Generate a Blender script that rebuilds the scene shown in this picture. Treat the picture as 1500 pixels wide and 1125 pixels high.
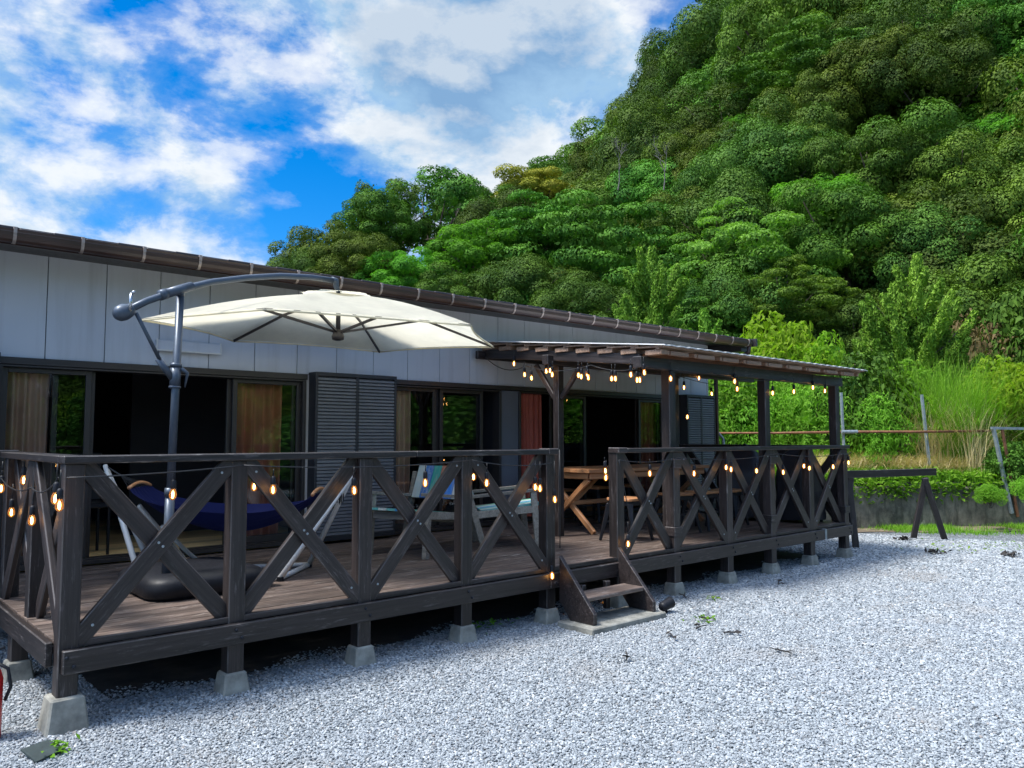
import bpy, bmesh, math, random
import numpy as np
from mathutils import Vector, Matrix, Euler, noise

for _o in list(bpy.data.objects):
    bpy.data.objects.remove(_o)
scene = bpy.context.scene
COL = scene.collection
R = math.radians

# ------------------------------------------------------------------ camera
YAW, PITCH = 0.8366, 0.06763
FPX = 1163.5
cam_d = bpy.data.cameras.new('camera')
cam_d.sensor_width = 36.0
cam_d.lens = FPX * 36.0 / 1500.0
cam_d.clip_start = 0.05
cam_d.clip_end = 2000
cam = bpy.data.objects.new('camera', cam_d)
COL.objects.link(cam)
CAM = Vector((0, 0, 1.54))
cam.location = CAM
_fw = Vector((math.cos(YAW) * math.cos(PITCH), math.sin(YAW) * math.cos(PITCH), math.sin(PITCH)))
cam.rotation_euler = _fw.to_track_quat('-Z', 'Y').to_euler()
scene.camera = cam

# ------------------------------------------------------------------ light
SUN_EL, SUN_AZ = 62.0, 158.0          # degrees; azimuth measured from +X towards +Y
SUN_STRENGTH, SUN_ANGLE = 2.5, 13.0
SKY_STRENGTH = 0.15
EXPOSURE = 1.2
sd = Vector((math.cos(R(SUN_EL)) * math.cos(R(SUN_AZ)), math.cos(R(SUN_EL)) * math.sin(R(SUN_AZ)), math.sin(R(SUN_EL))))
sun_d = bpy.data.lights.new('sun', 'SUN')
sun_d.energy = SUN_STRENGTH
sun_d.angle = R(SUN_ANGLE)
sun_d.color = (1.0, 0.965, 0.91)
sun = bpy.data.objects.new('sun', sun_d)
COL.objects.link(sun)
sun.location = (0, 0, 60)
sun.rotation_euler = sd.to_track_quat('Z', 'Y').to_euler()

world = bpy.data.worlds.new('World')
scene.world = world
world.use_nodes = True

class NT:
    """small node-tree builder"""
    def __init__(self, tree):
        self.t = tree; self.n = tree.nodes; self.l = tree.links
    def node(self, typ, **kw):
        nd = self.n.new(typ)
        for k, v in kw.items():
            if k.startswith('i_'):
                key = k[2:].replace('_', ' ')
                nd.inputs[key].default_value = v
            else:
                setattr(nd, k, v)
        return nd
    def link(self, a, b):
        self.l.new(a, b)
    def math(self, op, a, b=None, c=None, clamp=False):
        nd = self.n.new('ShaderNodeMath'); nd.operation = op; nd.use_clamp = clamp
        for i, v in enumerate((a, b, c)):
            if v is None: continue
            if hasattr(v, 'links'): self.l.new(v, nd.inputs[i])
            else: nd.inputs[i].default_value = v
        return nd.outputs[0]
    def ramp(self, fac, stops, interp='LINEAR'):
        nd = self.n.new('ShaderNodeValToRGB'); cr = nd.color_ramp; cr.interpolation = interp
        while len(cr.elements) < len(stops): cr.elements.new(0.5)
        for e, (p, c) in zip(cr.elements, stops):
            e.position = p
            e.color = (c, c, c, 1) if not hasattr(c, '__len__') else (*c[:3], 1)
        self.l.new(fac, nd.inputs[0])
        return nd.outputs[0]
    def mix(self, fac, a, b, blend='MIX'):
        nd = self.n.new('ShaderNodeMix'); nd.data_type = 'RGBA'; nd.blend_type = blend
        for s, v in ((nd.inputs[0], fac), (nd.inputs[6], a), (nd.inputs[7], b)):
            if hasattr(v, 'links'): self.l.new(v, s)
            elif hasattr(v, '__len__'): s.default_value = (*v[:3], 1)
            else: s.default_value = v
        return nd.outputs[2]
    def noise(self, vec, scale, detail=3, rough=0.5, dist=0.0):
        nd = self.n.new('ShaderNodeTexNoise')
        nd.inputs['Scale'].default_value = scale; nd.inputs['Detail'].default_value = detail
        nd.inputs['Roughness'].default_value = rough; nd.inputs['Distortion'].default_value = dist
        if vec is not None: self.l.new(vec, nd.inputs['Vector'])
        return nd.outputs[0]
    def mapping(self, vec, scale=(1, 1, 1), loc=(0, 0, 0), rot=(0, 0, 0)):
        nd = self.n.new('ShaderNodeMapping')
        nd.inputs['Scale'].default_value = scale; nd.inputs['Location'].default_value = loc
        nd.inputs['Rotation'].default_value = rot
        self.l.new(vec, nd.inputs['Vector'])
        return nd.outputs[0]

def build_world():
    w = NT(world.node_tree)
    w.n.clear()
    out = w.node('ShaderNodeOutputWorld'); bg = w.node('ShaderNodeBackground')
    bg.inputs['Strength'].default_value = SKY_STRENGTH
    sky = w.node('ShaderNodeTexSky'); sky.sky_type = 'NISHITA'; sky.sun_disc = False
    sky.sun_elevation = R(SUN_EL); sky.sun_rotation = R(90 - SUN_AZ)
    sky.air_density = 1.0; sky.dust_density = 0.3; sky.ozone_density = 3.0
    hs = w.node('ShaderNodeHueSaturation'); hs.inputs['Saturation'].default_value = 1.27
    hs.inputs['Value'].default_value = 0.57
    w.link(w.mix(1.0, sky.outputs[0], (0.62, 0.79, 1.0), 'MULTIPLY'), hs.inputs['Color'])
    tc = w.node('ShaderNodeTexCoord')
    d = tc.outputs['Generated']
    sep = w.node('ShaderNodeSeparateXYZ'); w.link(d, sep.inputs[0])
    # cloud pattern runs over the dome of the sky
    p = w.mapping(d, loc=CLOUD_OFF, scale=(1.0, 1.0, 1.75))
    n1 = w.noise(p, CL_SC, 12, 0.60, 0.12)
    n2 = w.noise(p, 1.6, 3, 0.5, 0.0)
    dens = w.math('ADD', w.math('MULTIPLY', n1, 0.80), w.math('MULTIPLY', n2, 0.20))
    # cloud banks and clear patches of this sky, each round a direction in the world
    for (az, el, cosr, amt) in CLOUD_BLOBS:
        v = w.node('ShaderNodeVectorMath'); v.operation = 'DOT_PRODUCT'
        w.link(d, v.inputs[0])
        v.inputs[1].default_value = (math.cos(R(el)) * math.cos(R(az)), math.cos(R(el)) * math.sin(R(az)), math.sin(R(el)))
        mr = w.node('ShaderNodeMapRange'); mr.interpolation_type = 'SMOOTHSTEP'
        w.link(v.outputs['Value'], mr.inputs[0])
        mr.inputs[1].default_value = cosr; mr.inputs[2].default_value = 1.0
        mr.inputs[3].default_value = 0.0; mr.inputs[4].default_value = amt
        dens = w.math('ADD', dens, mr.outputs[0])
    cover = w.ramp(dens, [(0.43, 0.0), (0.50, 0.22), (0.55, 0.62), (0.64, 1.0)], 'LINEAR')
    cover = w.math('MULTIPLY', cover, 0.96)
    pb = w.mapping(d, loc=(CLOUD_OFF[0] - 0.02, CLOUD_OFF[1], CLOUD_OFF[2] + 0.05), scale=(1.0, 1.0, 1.75))
    rel = w.math('SUBTRACT', n1, w.noise(pb, CL_SC, 12, 0.60, 0.12))
    shade = w.math('MULTIPLY_ADD', rel, 2.2, w.math('MULTIPLY', w.noise(p, 4.0, 6, 0.6, 0.3), 0.9))
    thick = w.ramp(dens, [(0.62, (1, 1, 1)), (0.80, (0.62, 0.70, 0.80))])
    cc = w.mix(w.ramp(shade, [(0.25, 0.0), (0.62, 1.0)]), (1.15, 1.8, 2.5), (2.85, 2.95, 3.0))
    cc = w.mix(1.0, cc, thick, 'MULTIPLY')
    # cloud boosted towards the sun, mostly out of view, added as soft fill light
    v = w.node('ShaderNodeVectorMath'); v.operation = 'DOT_PRODUCT'; w.link(d, v.inputs[0]); v.inputs[1].default_value = tuple(sd)
    mr = w.node('ShaderNodeMapRange'); mr.interpolation_type = 'SMOOTHSTEP'; w.link(v.outputs['Value'], mr.inputs[0])
    mr.inputs[1].default_value = 0.45; mr.inputs[2].default_value = 1.0; mr.inputs[3].default_value = 1.0; mr.inputs[4].default_value = 7.0
    cc = w.mix(1.0, cc, mr.outputs[0], 'MULTIPLY')
    col = w.mix(cover, hs.outputs[0], cc)
    w.link(col, bg.inputs['Color']); w.link(bg.outputs[0], out.inputs[0])

CL_SC = 6.2
CLOUD_OFF = (6.1, 1.9, 0.0)
CLOUD_BLOBS = [(57, 31, 0.955, 0.20), (45, 26, 0.955, 0.13), (71, 22, 0.972, -0.09), (87, 28, 0.98, 0.12), (79, 15, 0.975, 0.10), (60, 19, 0.988, -0.08), (74, 15, 0.975, 0.09), (63, 15, 0.98, 0.05), (34, 31, 0.99, -0.12)]
build_world()
vs = scene.view_settings
vs.view_transform = 'Standard'; vs.look = 'None'; vs.exposure = EXPOSURE; vs.gamma = 1; vs.use_curve_mapping = False
scene.cycles.use_denoising = True
scene.cycles.max_bounces = 8
scene.cycles.transparent_max_bounces = 12
scene.cycles.caustics_reflective = False
scene.cycles.caustics_refractive = False

# ------------------------------------------------------------------ helpers
WORN = {}                  # timber -> its worn arrises
class MB:
    def __init__(self): self.v = []; self.f = []
    def add(self, vs, fs):
        b = len(self.v); self.v += [tuple(x) for x in vs]; self.f += [tuple(i + b for i in f) for f in fs]
    def box(self, x0, x1, y0, y1, z0, z1):
        self.add([(x0, y0, z0), (x1, y0, z0), (x1, y1, z0), (x0, y1, z0), (x0, y0, z1), (x1, y0, z1), (x1, y1, z1), (x0, y1, z1)],
                 [(0, 3, 2, 1), (4, 5, 6, 7), (0, 1, 5, 4), (1, 2, 6, 5), (2, 3, 7, 6), (3, 0, 4, 7)]); return self
    def bar(self, p0, p1, w, h, up=(0, 0, 1), w1=None, h1=None):
        p0 = Vector(p0); p1 = Vector(p1); d = (p1 - p0).normalized(); up = Vector(up)
        s = d.cross(up)
        if s.length < 1e-5: s = d.cross(Vector((0, 1, 0)))
        s.normalize(); u = s.cross(d)
        w1 = w if w1 is None else w1; h1 = h if h1 is None else h1
        q = []
        for p, ww, hh in ((p0, w, h), (p1, w1, h1)):
            for a, b in ((-1, -1), (1, -1), (1, 1), (-1, 1)):
                q.append(p + s * a * ww / 2 + u * b * hh / 2)
        self.add(q, [(0, 1, 2, 3), (7, 6, 5, 4), (0, 4, 5, 1), (1, 5, 6, 2), (2, 6, 7, 3), (3, 7, 4, 0)]); return self
    def tube(self, pts, r, n=8, cap=True):
        pts = [Vector(p) for p in pts]; m = len(pts)
        rs = list(r) if hasattr(r, '__len__') else [r] * m
        t0 = (pts[1] - pts[0]).normalized()
        a = Vector((0, 0, 1)) if abs(t0.z) < 0.9 else Vector((1, 0, 0))
        u = t0.cross(a).normalized(); vs_ = []
        for i, p in enumerate(pts):
            t = ((pts[min(i + 1, m - 1)] - pts[max(i - 1, 0)])).normalized()
            u = (u - t * u.dot(t)).normalized(); w = t.cross(u)
            for k in range(n):
                an = 2 * math.pi * k / n
                vs_.append(p + (u * math.cos(an) + w * math.sin(an)) * rs[i])
        fs = [(i * n + k, i * n + (k + 1) % n, (i + 1) * n + (k + 1) % n, (i + 1) * n + k) for i in range(m - 1) for k in range(n)]
        if cap: fs += [tuple(range(n - 1, -1, -1)), tuple((m - 1) * n + k for k in range(n))]
        self.add(vs_, fs); return self
    def lathe(self, prof, n=16, c=(0, 0, 0), M=None):
        vs_ = []; m = len(prof)
        for r_, z in prof:
            for k in range(n):
                an = 2 * math.pi * k / n
                p = Vector((r_ * math.cos(an), r_ * math.sin(an), z))
                if M is not None: p = M @ p
                vs_.append(p + Vector(c))
        fs = [(i * n + k, i * n + (k + 1) % n, (i + 1) * n + (k + 1) % n, (i + 1) * n + k) for i in range(m - 1) for k in range(n)]
        fs += [tuple(range(n - 1, -1, -1)), tuple((m - 1) * n + k for k in range(n))]
        self.add(vs_, fs); return self
    def prism(self, poly, a0, a1, axis='x'):
        """poly of 2-D points extruded along an axis: x -> (y, z), y -> (x, z), z -> (x, y)"""
        def P(a, q):
            return {'x': (a, q[0], q[1]), 'y': (q[0], a, q[1]), 'z': (q[0], q[1], a)}[axis]
        n = len(poly)
        self.add([P(a0, q) for q in poly] + [P(a1, q) for q in poly],
                 [tuple(range(n - 1, -1, -1)), tuple(range(n, 2 * n))] + [(i, (i + 1) % n, n + (i + 1) % n, n + i) for i in range(n)]); return self
    def grid(self, fn, nu, nv):
        vs_ = [fn(i / nu, j / nv) for i in range(nu + 1) for j in range(nv + 1)]
        fs = [(i * (nv + 1) + j, (i + 1) * (nv + 1) + j, (i + 1) * (nv + 1) + j + 1, i * (nv + 1) + j + 1) for i in range(nu) for j in range(nv)]
        self.add(vs_, fs); return self
    def mesh(self, name, mat, bevel=0.0, smooth=False, solid=0.0, fixn=True):
        me = bpy.data.meshes.new(name)
        me.from_pydata(self.v, [], self.f)
        if fixn or bevel or solid:
            bm = bmesh.new(); bm.from_mesh(me)
            if fixn: bmesh.ops.recalc_face_normals(bm, faces=bm.faces)
            if bevel:
                es = [e for e in bm.edges if len(e.link_faces) == 2 and e.calc_face_angle(0) > 0.5]
                bmesh.ops.bevel(bm, geom=es, offset=bevel, segments=1, affect='EDGES', profile=0.5, clamp_overlap=True, material=(1 if mat in WORN else -1))
            if solid: bmesh.ops.solidify(bm, geom=list(bm.faces), thickness=solid)
            bm.to_mesh(me); bm.free()
        if smooth: me.polygons.foreach_set('use_smooth', [True] * len(me.polygons))
        if mat: me.materials.append(mat)
        if bevel and mat in WORN: me.materials.append(WORN[mat])
        return me
    def build(self, name, mat, parent=None, bevel=0.0, smooth=False, solid=0.0, world=True, fixn=True):
        return link(name, self.mesh(name, mat, bevel, smooth, solid, fixn), parent, world)

def link(name, data, parent=None, world=True, M=None):
    o = bpy.data.objects.new(name, data); COL.objects.link(o)
    if M is not None: o.matrix_basis = M
    if parent is not None:
        o.parent = parent
        if world:
            W = Matrix.Identity(4); q = parent
            while q is not None:
                W = q.matrix_basis @ W if q.parent is None else q.matrix_parent_inverse @ q.matrix_basis @ W
                q = q.parent
            o.matrix_parent_inverse = W.inverted()
    return o

def tag(o, label, cat, group=None, kind=None):
    if label: o['label'] = label
    if cat: o['category'] = cat
    if group: o['group'] = group
    if kind: o['kind'] = kind
    return o

def thing(name, label, cat, loc=(0, 0, 0), rz=0.0, group=None):
    o = bpy.data.objects.new(name, None); COL.objects.link(o)
    o.location = loc; o.rotation_euler = (0, 0, rz); o.empty_display_size = 0.2
    bl = Matrix.LocRotScale(Vector(loc), Euler((0, 0, rz)), None)
    o.matrix_basis = bl
    return tag(o, label, cat, group)

def dup(root, loc, rz=0.0, label=None, group=None, scale=1.0):
    r = root.copy(); COL.objects.link(r)
    r.matrix_basis = Matrix.LocRotScale(Vector(loc), Euler((0, 0, rz)), Vector((scale,) * 3) if not hasattr(scale, '__len__') else Vector(scale))
    if label: r['label'] = label
    if group: r['group'] = group
    for ch in list(root.children):
        c = ch.copy(); COL.objects.link(c); c.parent = r
        for g in list(ch.children):
            d = g.copy(); COL.objects.link(d); d.parent = c
    return r

def member(name, p0, p1, w, h, mat, parent, up=(0, 0, 1), bevel=0.006, ext=0.0):
    """a length of timber: its own mesh with the grain along its local X"""
    p0 = Vector(p0); p1 = Vector(p1); d = (p1 - p0); L = d.length; d.normalize(); up = Vector(up)
    s = up.cross(d)
    if s.length < 1e-4: s = Vector((0, 1, 0)).cross(d)
    s.normalize(); u = d.cross(s)
    M = Matrix(((d.x, s.x, u.x, p0.x), (d.y, s.y, u.y, p0.y), (d.z, s.z, u.z, p0.z), (0, 0, 0, 1)))
    mb = MB(); mb.box(-ext, L + ext, -w / 2, w / 2, -h / 2, h / 2)
    return link(name, mb.mesh(name, mat, bevel), parent, True, M)

def ray_dir(x, y):
    """direction of a photo pixel (used only to read positions off the photograph)"""
    rt = Vector((math.sin(YAW), -math.cos(YAW), 0)); upv = rt.cross(_fw)
    return rt * (x - 750) / FPX + upv * (562.5 - y) / FPX + _fw
def at_y(x, y, Y): d = ray_dir(x, y); return CAM + d * (Y / d.y)
def at_x(x, y, X): d = ray_dir(x, y); return CAM + d * (X / d.x)
def at_z(x, y, Z): d = ray_dir(x, y); return CAM + d * ((Z - CAM.z) / d.z)
def at_r(x, y, r): d = ray_dir(x, y); return CAM + d * (r / math.hypot(d.x, d.y))

# ------------------------------------------------------------------ materials
def new_mat(name):
    m = bpy.data.materials.new(name); m.use_nodes = True
    t = NT(m.node_tree); t.n.clear()
    out = t.node('ShaderNodeOutputMaterial'); b = t.node('ShaderNodeBsdfPrincipled')
    t.link(b.outputs[0], out.inputs[0])
    return m, t, b, out

def bump(t, b, h, strength=0.3, dist=0.01):
    bn = t.node('ShaderNodeBump'); bn.inputs['Strength'].default_value = strength; bn.inputs['Distance'].default_value = dist
    t.link(h, bn.inputs['Height']); t.link(bn.outputs[0], b.inputs['Normal'])

def plain(name, col, rough=0.5, metal=0.0, var=0.12, scale=6.0, bmp=0.0, spec=0.5, emit=None):
    m, t, b, o = new_mat(name)
    tc = t.node('ShaderNodeTexCoord')
    n = t.noise(tc.outputs['Object'], scale, 5, 0.6)
    dark = [c * (1 - var) for c in col]; lite = [min(1, c * (1 + var)) for c in col]
    t.link(t.mix(t.ramp(n, [(0.3, 0), (0.7, 1)]), dark, lite), b.inputs['Base Color'])
    n2 = t.noise(tc.outputs['Object'], scale * 3.1, 3, 0.6)
    t.link(t.math('MULTIPLY_ADD', n2, 0.25, rough - 0.12), b.inputs['Roughness'])
    b.inputs['Metallic'].default_value = metal; b.inputs['Specular IOR Level'].default_value = spec
    if bmp: bump(t, b, n2, bmp, 0.004)
    return m

def wood(name, dark, mid, lite, rough=0.55, wear=(0.3, 0.28, 0.27), wear_amt=0.35, island=False, gscale=1.0, bmp=0.6):
    m, t, b, o = new_mat(name)
    tc = t.node('ShaderNodeTexCoord'); oi = t.node('ShaderNodeObjectInfo')
    rnd = oi.outputs['Random']
    if island:
        g = t.node('ShaderNodeNewGeometry'); rnd = g.outputs['Random Per Island']
    off = t.node('ShaderNodeCombineXYZ')
    t.link(t.math('MULTIPLY', rnd, 37.0), off.inputs[0]); t.link(t.math('MULTIPLY', rnd, 91.0), off.inputs[1]); t.link(t.math('MULTIPLY', rnd, 53.0), off.inputs[2])
    va = t.node('ShaderNodeVectorMath'); va.operation = 'ADD'
    t.link(tc.outputs['Object'], va.inputs[0]); t.link(off.outputs[0], va.inputs[1])
    v = va.outputs[0]
    g1 = t.noise(t.mapping(v, (2.2 * gscale, 55 * gscale, 55 * gscale)), 1.0, 5, 0.6, 0.6)
    g2 = t.noise(t.mapping(v, (0.9 * gscale, 14 * gscale, 14 * gscale)), 1.0, 3, 0.5, 0.8)
    g3 = t.noise(t.mapping(v, (7 * gscale, 60 * gscale, 60 * gscale)), 1.0, 4, 0.7, 0.2)
    s = t.math('ADD', t.math('MULTIPLY', g1, 0.6), t.math('MULTIPLY', g2, 0.4))
    c = t.mix(t.ramp(s, [(0.36, 0), (0.64, 1)]), dark, lite)
    c = t.mix(0.30, c, mid)
    c = t.mix(t.math('MULTIPLY', t.ramp(t.noise(t.mapping(v, (0.5 * gscale, 22 * gscale, 22 * gscale)), 1.0, 4, 0.6, 1.2), [(0.52, 0.0), (0.66, 1.0)]), 0.65), c, dark)
    tone = t.math('MULTIPLY_ADD', rnd, 0.7, 0.65)
    c = t.mix(1.0, c, tone, 'MULTIPLY')
    wm = t.ramp(g3, [(0.55, 0.0), (0.70, 1.0)])
    blotch = t.ramp(t.noise(v, 2.3, 4, 0.65), [(0.42, 0.0), (0.62, 1.0)])
    c = t.mix(t.math('MULTIPLY', t.math('MULTIPLY', wm, blotch), wear_amt), c, wear)
    t.link(c, b.inputs['Base Color'])
    t.link(t.math('MULTIPLY_ADD', g1, 0.3, rough - 0.15), b.inputs['Roughness'])
    bump(t, b, g1, bmp, 0.003)
    return m

M_WOOD = wood('dark_stained_timber', (0.0068, 0.0050, 0.0048), (0.0190, 0.0141, 0.0134), (0.050, 0.0375, 0.0355), 0.48, (0.22, 0.19, 0.19), 0.55)
M_WOODE = wood('worn_timber_edge', (0.012, 0.010, 0.010), (0.045, 0.038, 0.036), (0.13, 0.112, 0.105), 0.5, (0.36, 0.33, 0.31), 0.9)
WORN[M_WOOD] = M_WOODE
M_DECK = wood('weathered_deck_boards', (0.028, 0.019, 0.015), (0.098, 0.068, 0.054), (0.21, 0.155, 0.128), 0.55, (0.52, 0.46, 0.42), 0.95, island=True)
M_ROOFB = wood('brown_roof_boards', (0.13, 0.075, 0.047), (0.25, 0.15, 0.098), (0.38, 0.25, 0.17), 0.65, (0.32, 0.26, 0.21), 0.3, island=True)
M_TEAK = wood('teak', (0.36, 0.15, 0.06), (0.50, 0.235, 0.10), (0.60, 0.31, 0.15), 0.4, (0.5, 0.3, 0.18), 0.15)
M_GREYW = wood('weathered_grey_timber', (0.13, 0.115, 0.095), (0.24, 0.215, 0.175), (0.36, 0.33, 0.28), 0.65, (0.45, 0.43, 0.4), 0.4)

def siding_mat():
    m, t, b, o = new_mat('pale_grey_siding')
    tc = t.node('ShaderNodeTexCoord'); v = tc.outputs['Object']
    g = t.node('ShaderNodeNewGeometry')
    n = t.noise(v, 1.2, 5, 0.6); n2 = t.noise(t.mapping(v, (9, 9, 0.5)), 1.0, 4, 0.6)
    n3 = t.noise(v, 60, 3, 0.6)
    c = t.mix(t.ramp(n, [(0.3, 0), (0.7, 1)]), (0.58, 0.605, 0.65), (0.64, 0.66, 0.70))
    c = t.mix(t.math('MULTIPLY', t.ramp(n2, [(0.5, 0), (0.75, 1)]), 0.34), c, (0.33, 0.33, 0.33))
    tone = t.math('MULTIPLY_ADD', g.outputs['Random Per Island'], 0.06, 0.96)
    c = t.mix(1.0, c, tone, 'MULTIPLY')
    t.link(c, b.inputs['Base Color']); b.inputs['Roughness'].default_value = 0.55
    bump(t, b, n3, 0.12, 0.002)
    return m
M_SIDING = siding_mat()
M_TRIM = plain('bronze_aluminium', (0.045, 0.04, 0.04), 0.4, 0.3, 0.1, 8)
M_SHUT = plain('charcoal_louvres', (0.17, 0.18, 0.205), 0.42, 0.15, 0.14, 5)
M_SHUTF = plain('charcoal_frame', (0.03, 0.032, 0.04), 0.45, 0.2, 0.1, 5)
M_GUT = plain('brown_gutter', (0.05, 0.028, 0.022), 0.32, 0.0, 0.3, 3)
M_BRK = plain('gutter_strap', (0.36, 0.29, 0.25), 0.45, 0.3, 0.2, 20)
M_TILE = plain('roof_tile', (0.06, 0.045, 0.045), 0.4, 0.0, 0.25, 9)
M_CONC = plain('rough_concrete', (0.25, 0.245, 0.215), 0.85, 0.0, 0.45, 9, 0.6)
M_FOUND = plain('foundation_concrete', (0.2, 0.2, 0.2), 0.9, 0.0, 0.2, 3, 0.4)
M_WHITE = plain('white_enamel', (0.72, 0.71, 0.68), 0.3, 0.0, 0.05, 9)
M_BLACKP = plain('black_plastic', (0.009, 0.010, 0.014), 0.5, 0.0, 0.2, 12, 0.15, 0.3)
M_BLACKM = plain('black_metal', (0.016, 0.018, 0.024), 0.35, 0.4, 0.2, 12)
M_POLE = plain('grey_powder_coat', (0.075, 0.095, 0.125), 0.38, 0.3, 0.1, 15)
M_CHROME = plain('bright_steel', (0.5, 0.52, 0.55), 0.25, 0.9, 0.08, 15)
M_GALV = plain('galvanised_steel', (0.30, 0.34, 0.36), 0.5, 0.4, 0.25, 14)
M_RUST = plain('rusty_pipe', (0.2, 0.085, 0.04), 0.75, 0.1, 0.5, 7)
M_WIRE = plain('black_cord', (0.012, 0.013, 0.015), 0.5, 0.0, 0.1, 10)
M_RED = plain('red_paint', (0.55, 0.02, 0.02), 0.3, 0.0, 0.06, 9)
M_SLATE = plain('slate', (0.03, 0.045, 0.045), 0.6, 0.0, 0.25, 9, 0.3)
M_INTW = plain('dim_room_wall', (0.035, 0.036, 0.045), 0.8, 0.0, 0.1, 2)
M_INTF = wood('pale_room_floor', (0.62, 0.42, 0.18), (0.75, 0.53, 0.26), (0.86, 0.64, 0.34), 0.45, (0.5, 0.4, 0.25), 0.1, island=True)
M_BARK = plain('bark', (0.09, 0.07, 0.055), 0.9, 0.0, 0.35, 4, 0.5)
M_DEADW = plain('dead_branches', (0.13, 0.12, 0.11), 0.9, 0.0, 0.2, 4)

def cloth(name, col, trans=0.25, weave=350):
    m, t, b, o = new_mat(name)
    tc = t.node('ShaderNodeTexCoord')
    n = t.noise(tc.outputs['Object'], weave, 2, 0.5); n2 = t.noise(tc.outputs['Object'], 3.0, 5, 0.6)
    c = t.mix(t.ramp(n2, [(0.3, 0), (0.7, 1)]), [x * 0.86 for x in col], [min(1, x * 1.1) for x in col])
    t.link(c, b.inputs['Base Color']); b.inputs['Roughness'].default_value = 0.85
    b.inputs['Specular IOR Level'].default_value = 0.2
    bump(t, b, n, 0.15, 0.001)
    if trans:
        tr = t.node('ShaderNodeBsdfTranslucent'); t.link(c, tr.inputs[0])
        mx = t.node('ShaderNodeMixShader'); mx.inputs[0].default_value = trans
        t.link(b.outputs[0], mx.inputs[1]); t.link(tr.outputs[0], mx.inputs[2]); t.link(mx.outputs[0], o.inputs[0])
    return m
M_CANOPY = cloth('cream_canvas', (0.88, 0.83, 0.665), 0.55)
M_HAMM = cloth('royal_blue_cotton', (0.006, 0.0105, 0.068), 0.06)
M_CUR_B = cloth('beige_curtain', (0.82, 0.52, 0.37), 0.3)
M_CUR_O = cloth('rust_curtain', (0.74, 0.28, 0.18), 0.3)
M_CUR_R = cloth('red_curtain', (0.72, 0.21, 0.15), 0.3)
M_COVER = plain('black_grill_cover', (0.016, 0.018, 0.024), 0.5, 0.0, 0.2, 8, 0.2)

def glass_mat():
    m, t, b, o = new_mat('window_glass')
    t.n.remove(b)
    tr = t.node('ShaderNodeBsdfTransparent'); tr.inputs[0].default_value = (0.93, 0.96, 0.96, 1)
    gl = t.node('ShaderNodeBsdfGlossy'); gl.inputs['Roughness'].default_value = 0.0; gl.inputs[0].default_value = (0.9, 0.95, 1, 1)
    fr = t.node('ShaderNodeFresnel'); fr.inputs[0].default_value = 1.5
    tc = t.node('ShaderNodeTexCoord')
    n = t.noise(tc.outputs['Object'], 0.9, 2, 0.5)
    bn = t.node('ShaderNodeBump'); bn.inputs['Strength'].default_value = 0.02; bn.inputs['Distance'].default_value = 0.05
    t.link(n, bn.inputs['Height']); t.link(bn.outputs[0], gl.inputs['Normal'])
    mx = t.node('ShaderNodeMixShader'); t.link(fr.outputs[0], mx.inputs[0]); t.link(tr.outputs[0], mx.inputs[1]); t.link(gl.outputs[0], mx.inputs[2])
    t.link(mx.outputs[0], o.inputs[0])
    return m
M_GLASS = glass_mat()

def bulb_mats():
    m, t, b, o = new_mat('amber_bulb_glass'); t.n.remove(b)
    tr = t.node('ShaderNodeBsdfTransparent'); tr.inputs[0].default_value = (1.0, 0.72, 0.38, 1)
    gl = t.node('ShaderNodeBsdfGlossy'); gl.inputs['Roughness'].default_value = 0.05
    fr = t.node('ShaderNodeFresnel'); fr.inputs[0].default_value = 1.45
    em = t.node('ShaderNodeEmission'); em.inputs[0].default_value = (1.0, 0.40, 0.09, 1); em.inputs[1].default_value = 0.06
    mx = t.node('ShaderNodeMixShader'); t.link(fr.outputs[0], mx.inputs[0]); t.link(tr.outputs[0], mx.inputs[1]); t.link(gl.outputs[0], mx.inputs[2])
    ad = t.node('ShaderNodeAddShader'); t.link(mx.outputs[0], ad.inputs[0]); t.link(em.outputs[0], ad.inputs[1])
    t.link(ad.outputs[0], o.inputs[0])
    f, t, b, o = new_mat('glowing_filament'); t.n.remove(b)
    em = t.node('ShaderNodeEmission'); em.inputs[0].default_value = (1.0, 0.66, 0.33, 1); em.inputs[1].default_value = 11.0
    t.link(em.outputs[0], o.inputs[0])
    return m, f
M_BULB, M_FIL = bulb_mats()

def leaf_mat(name, a, b_, var=0.7, trans=0.16, rough=0.6):
    m, t, b, o = new_mat(name)
    g = t.node('ShaderNodeNewGeometry'); oi = t.node('ShaderNodeObjectInfo'); tc = t.node('ShaderNodeTexCoord')
    n = t.noise(tc.outputs['Object'], 0.7, 3, 0.6)
    f = t.math('ADD', t.math('MULTIPLY', g.outputs['Random Per Island'], 0.38), t.math('MULTIPLY', t.ramp(n, [(0.35, 0), (0.65, 1)]), 0.62))
    c = t.mix(f, a, b_)
    hs = t.node('ShaderNodeHueSaturation')
    t.link(t.math('MULTIPLY_ADD', oi.outputs['Random'], 0.035, 0.482), hs.inputs['Hue'])
    t.link(t.math('MULTIPLY_ADD', oi.outputs['Random'], var, 1.0 - var / 2), hs.inputs['Value'])
    t.link(c, hs.inputs['Color'])
    t.link(hs.outputs[0], b.inputs['Base Color']); b.inputs['Roughness'].default_value = rough
    b.inputs['Specular IOR Level'].default_value = 0.08
    tr = t.node('ShaderNodeBsdfTranslucent')
    t.link(t.mix(1.0, hs.outputs[0], (1.0, 1.25, 0.45), 'MULTIPLY'), tr.inputs[0])
    mx = t.node('ShaderNodeMixShader'); mx.inputs[0].default_value = trans
    t.link(b.outputs[0], mx.inputs[1]); t.link(tr.outputs[0], mx.inputs[2]); t.link(mx.outputs[0], o.inputs[0])
    return m
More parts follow.
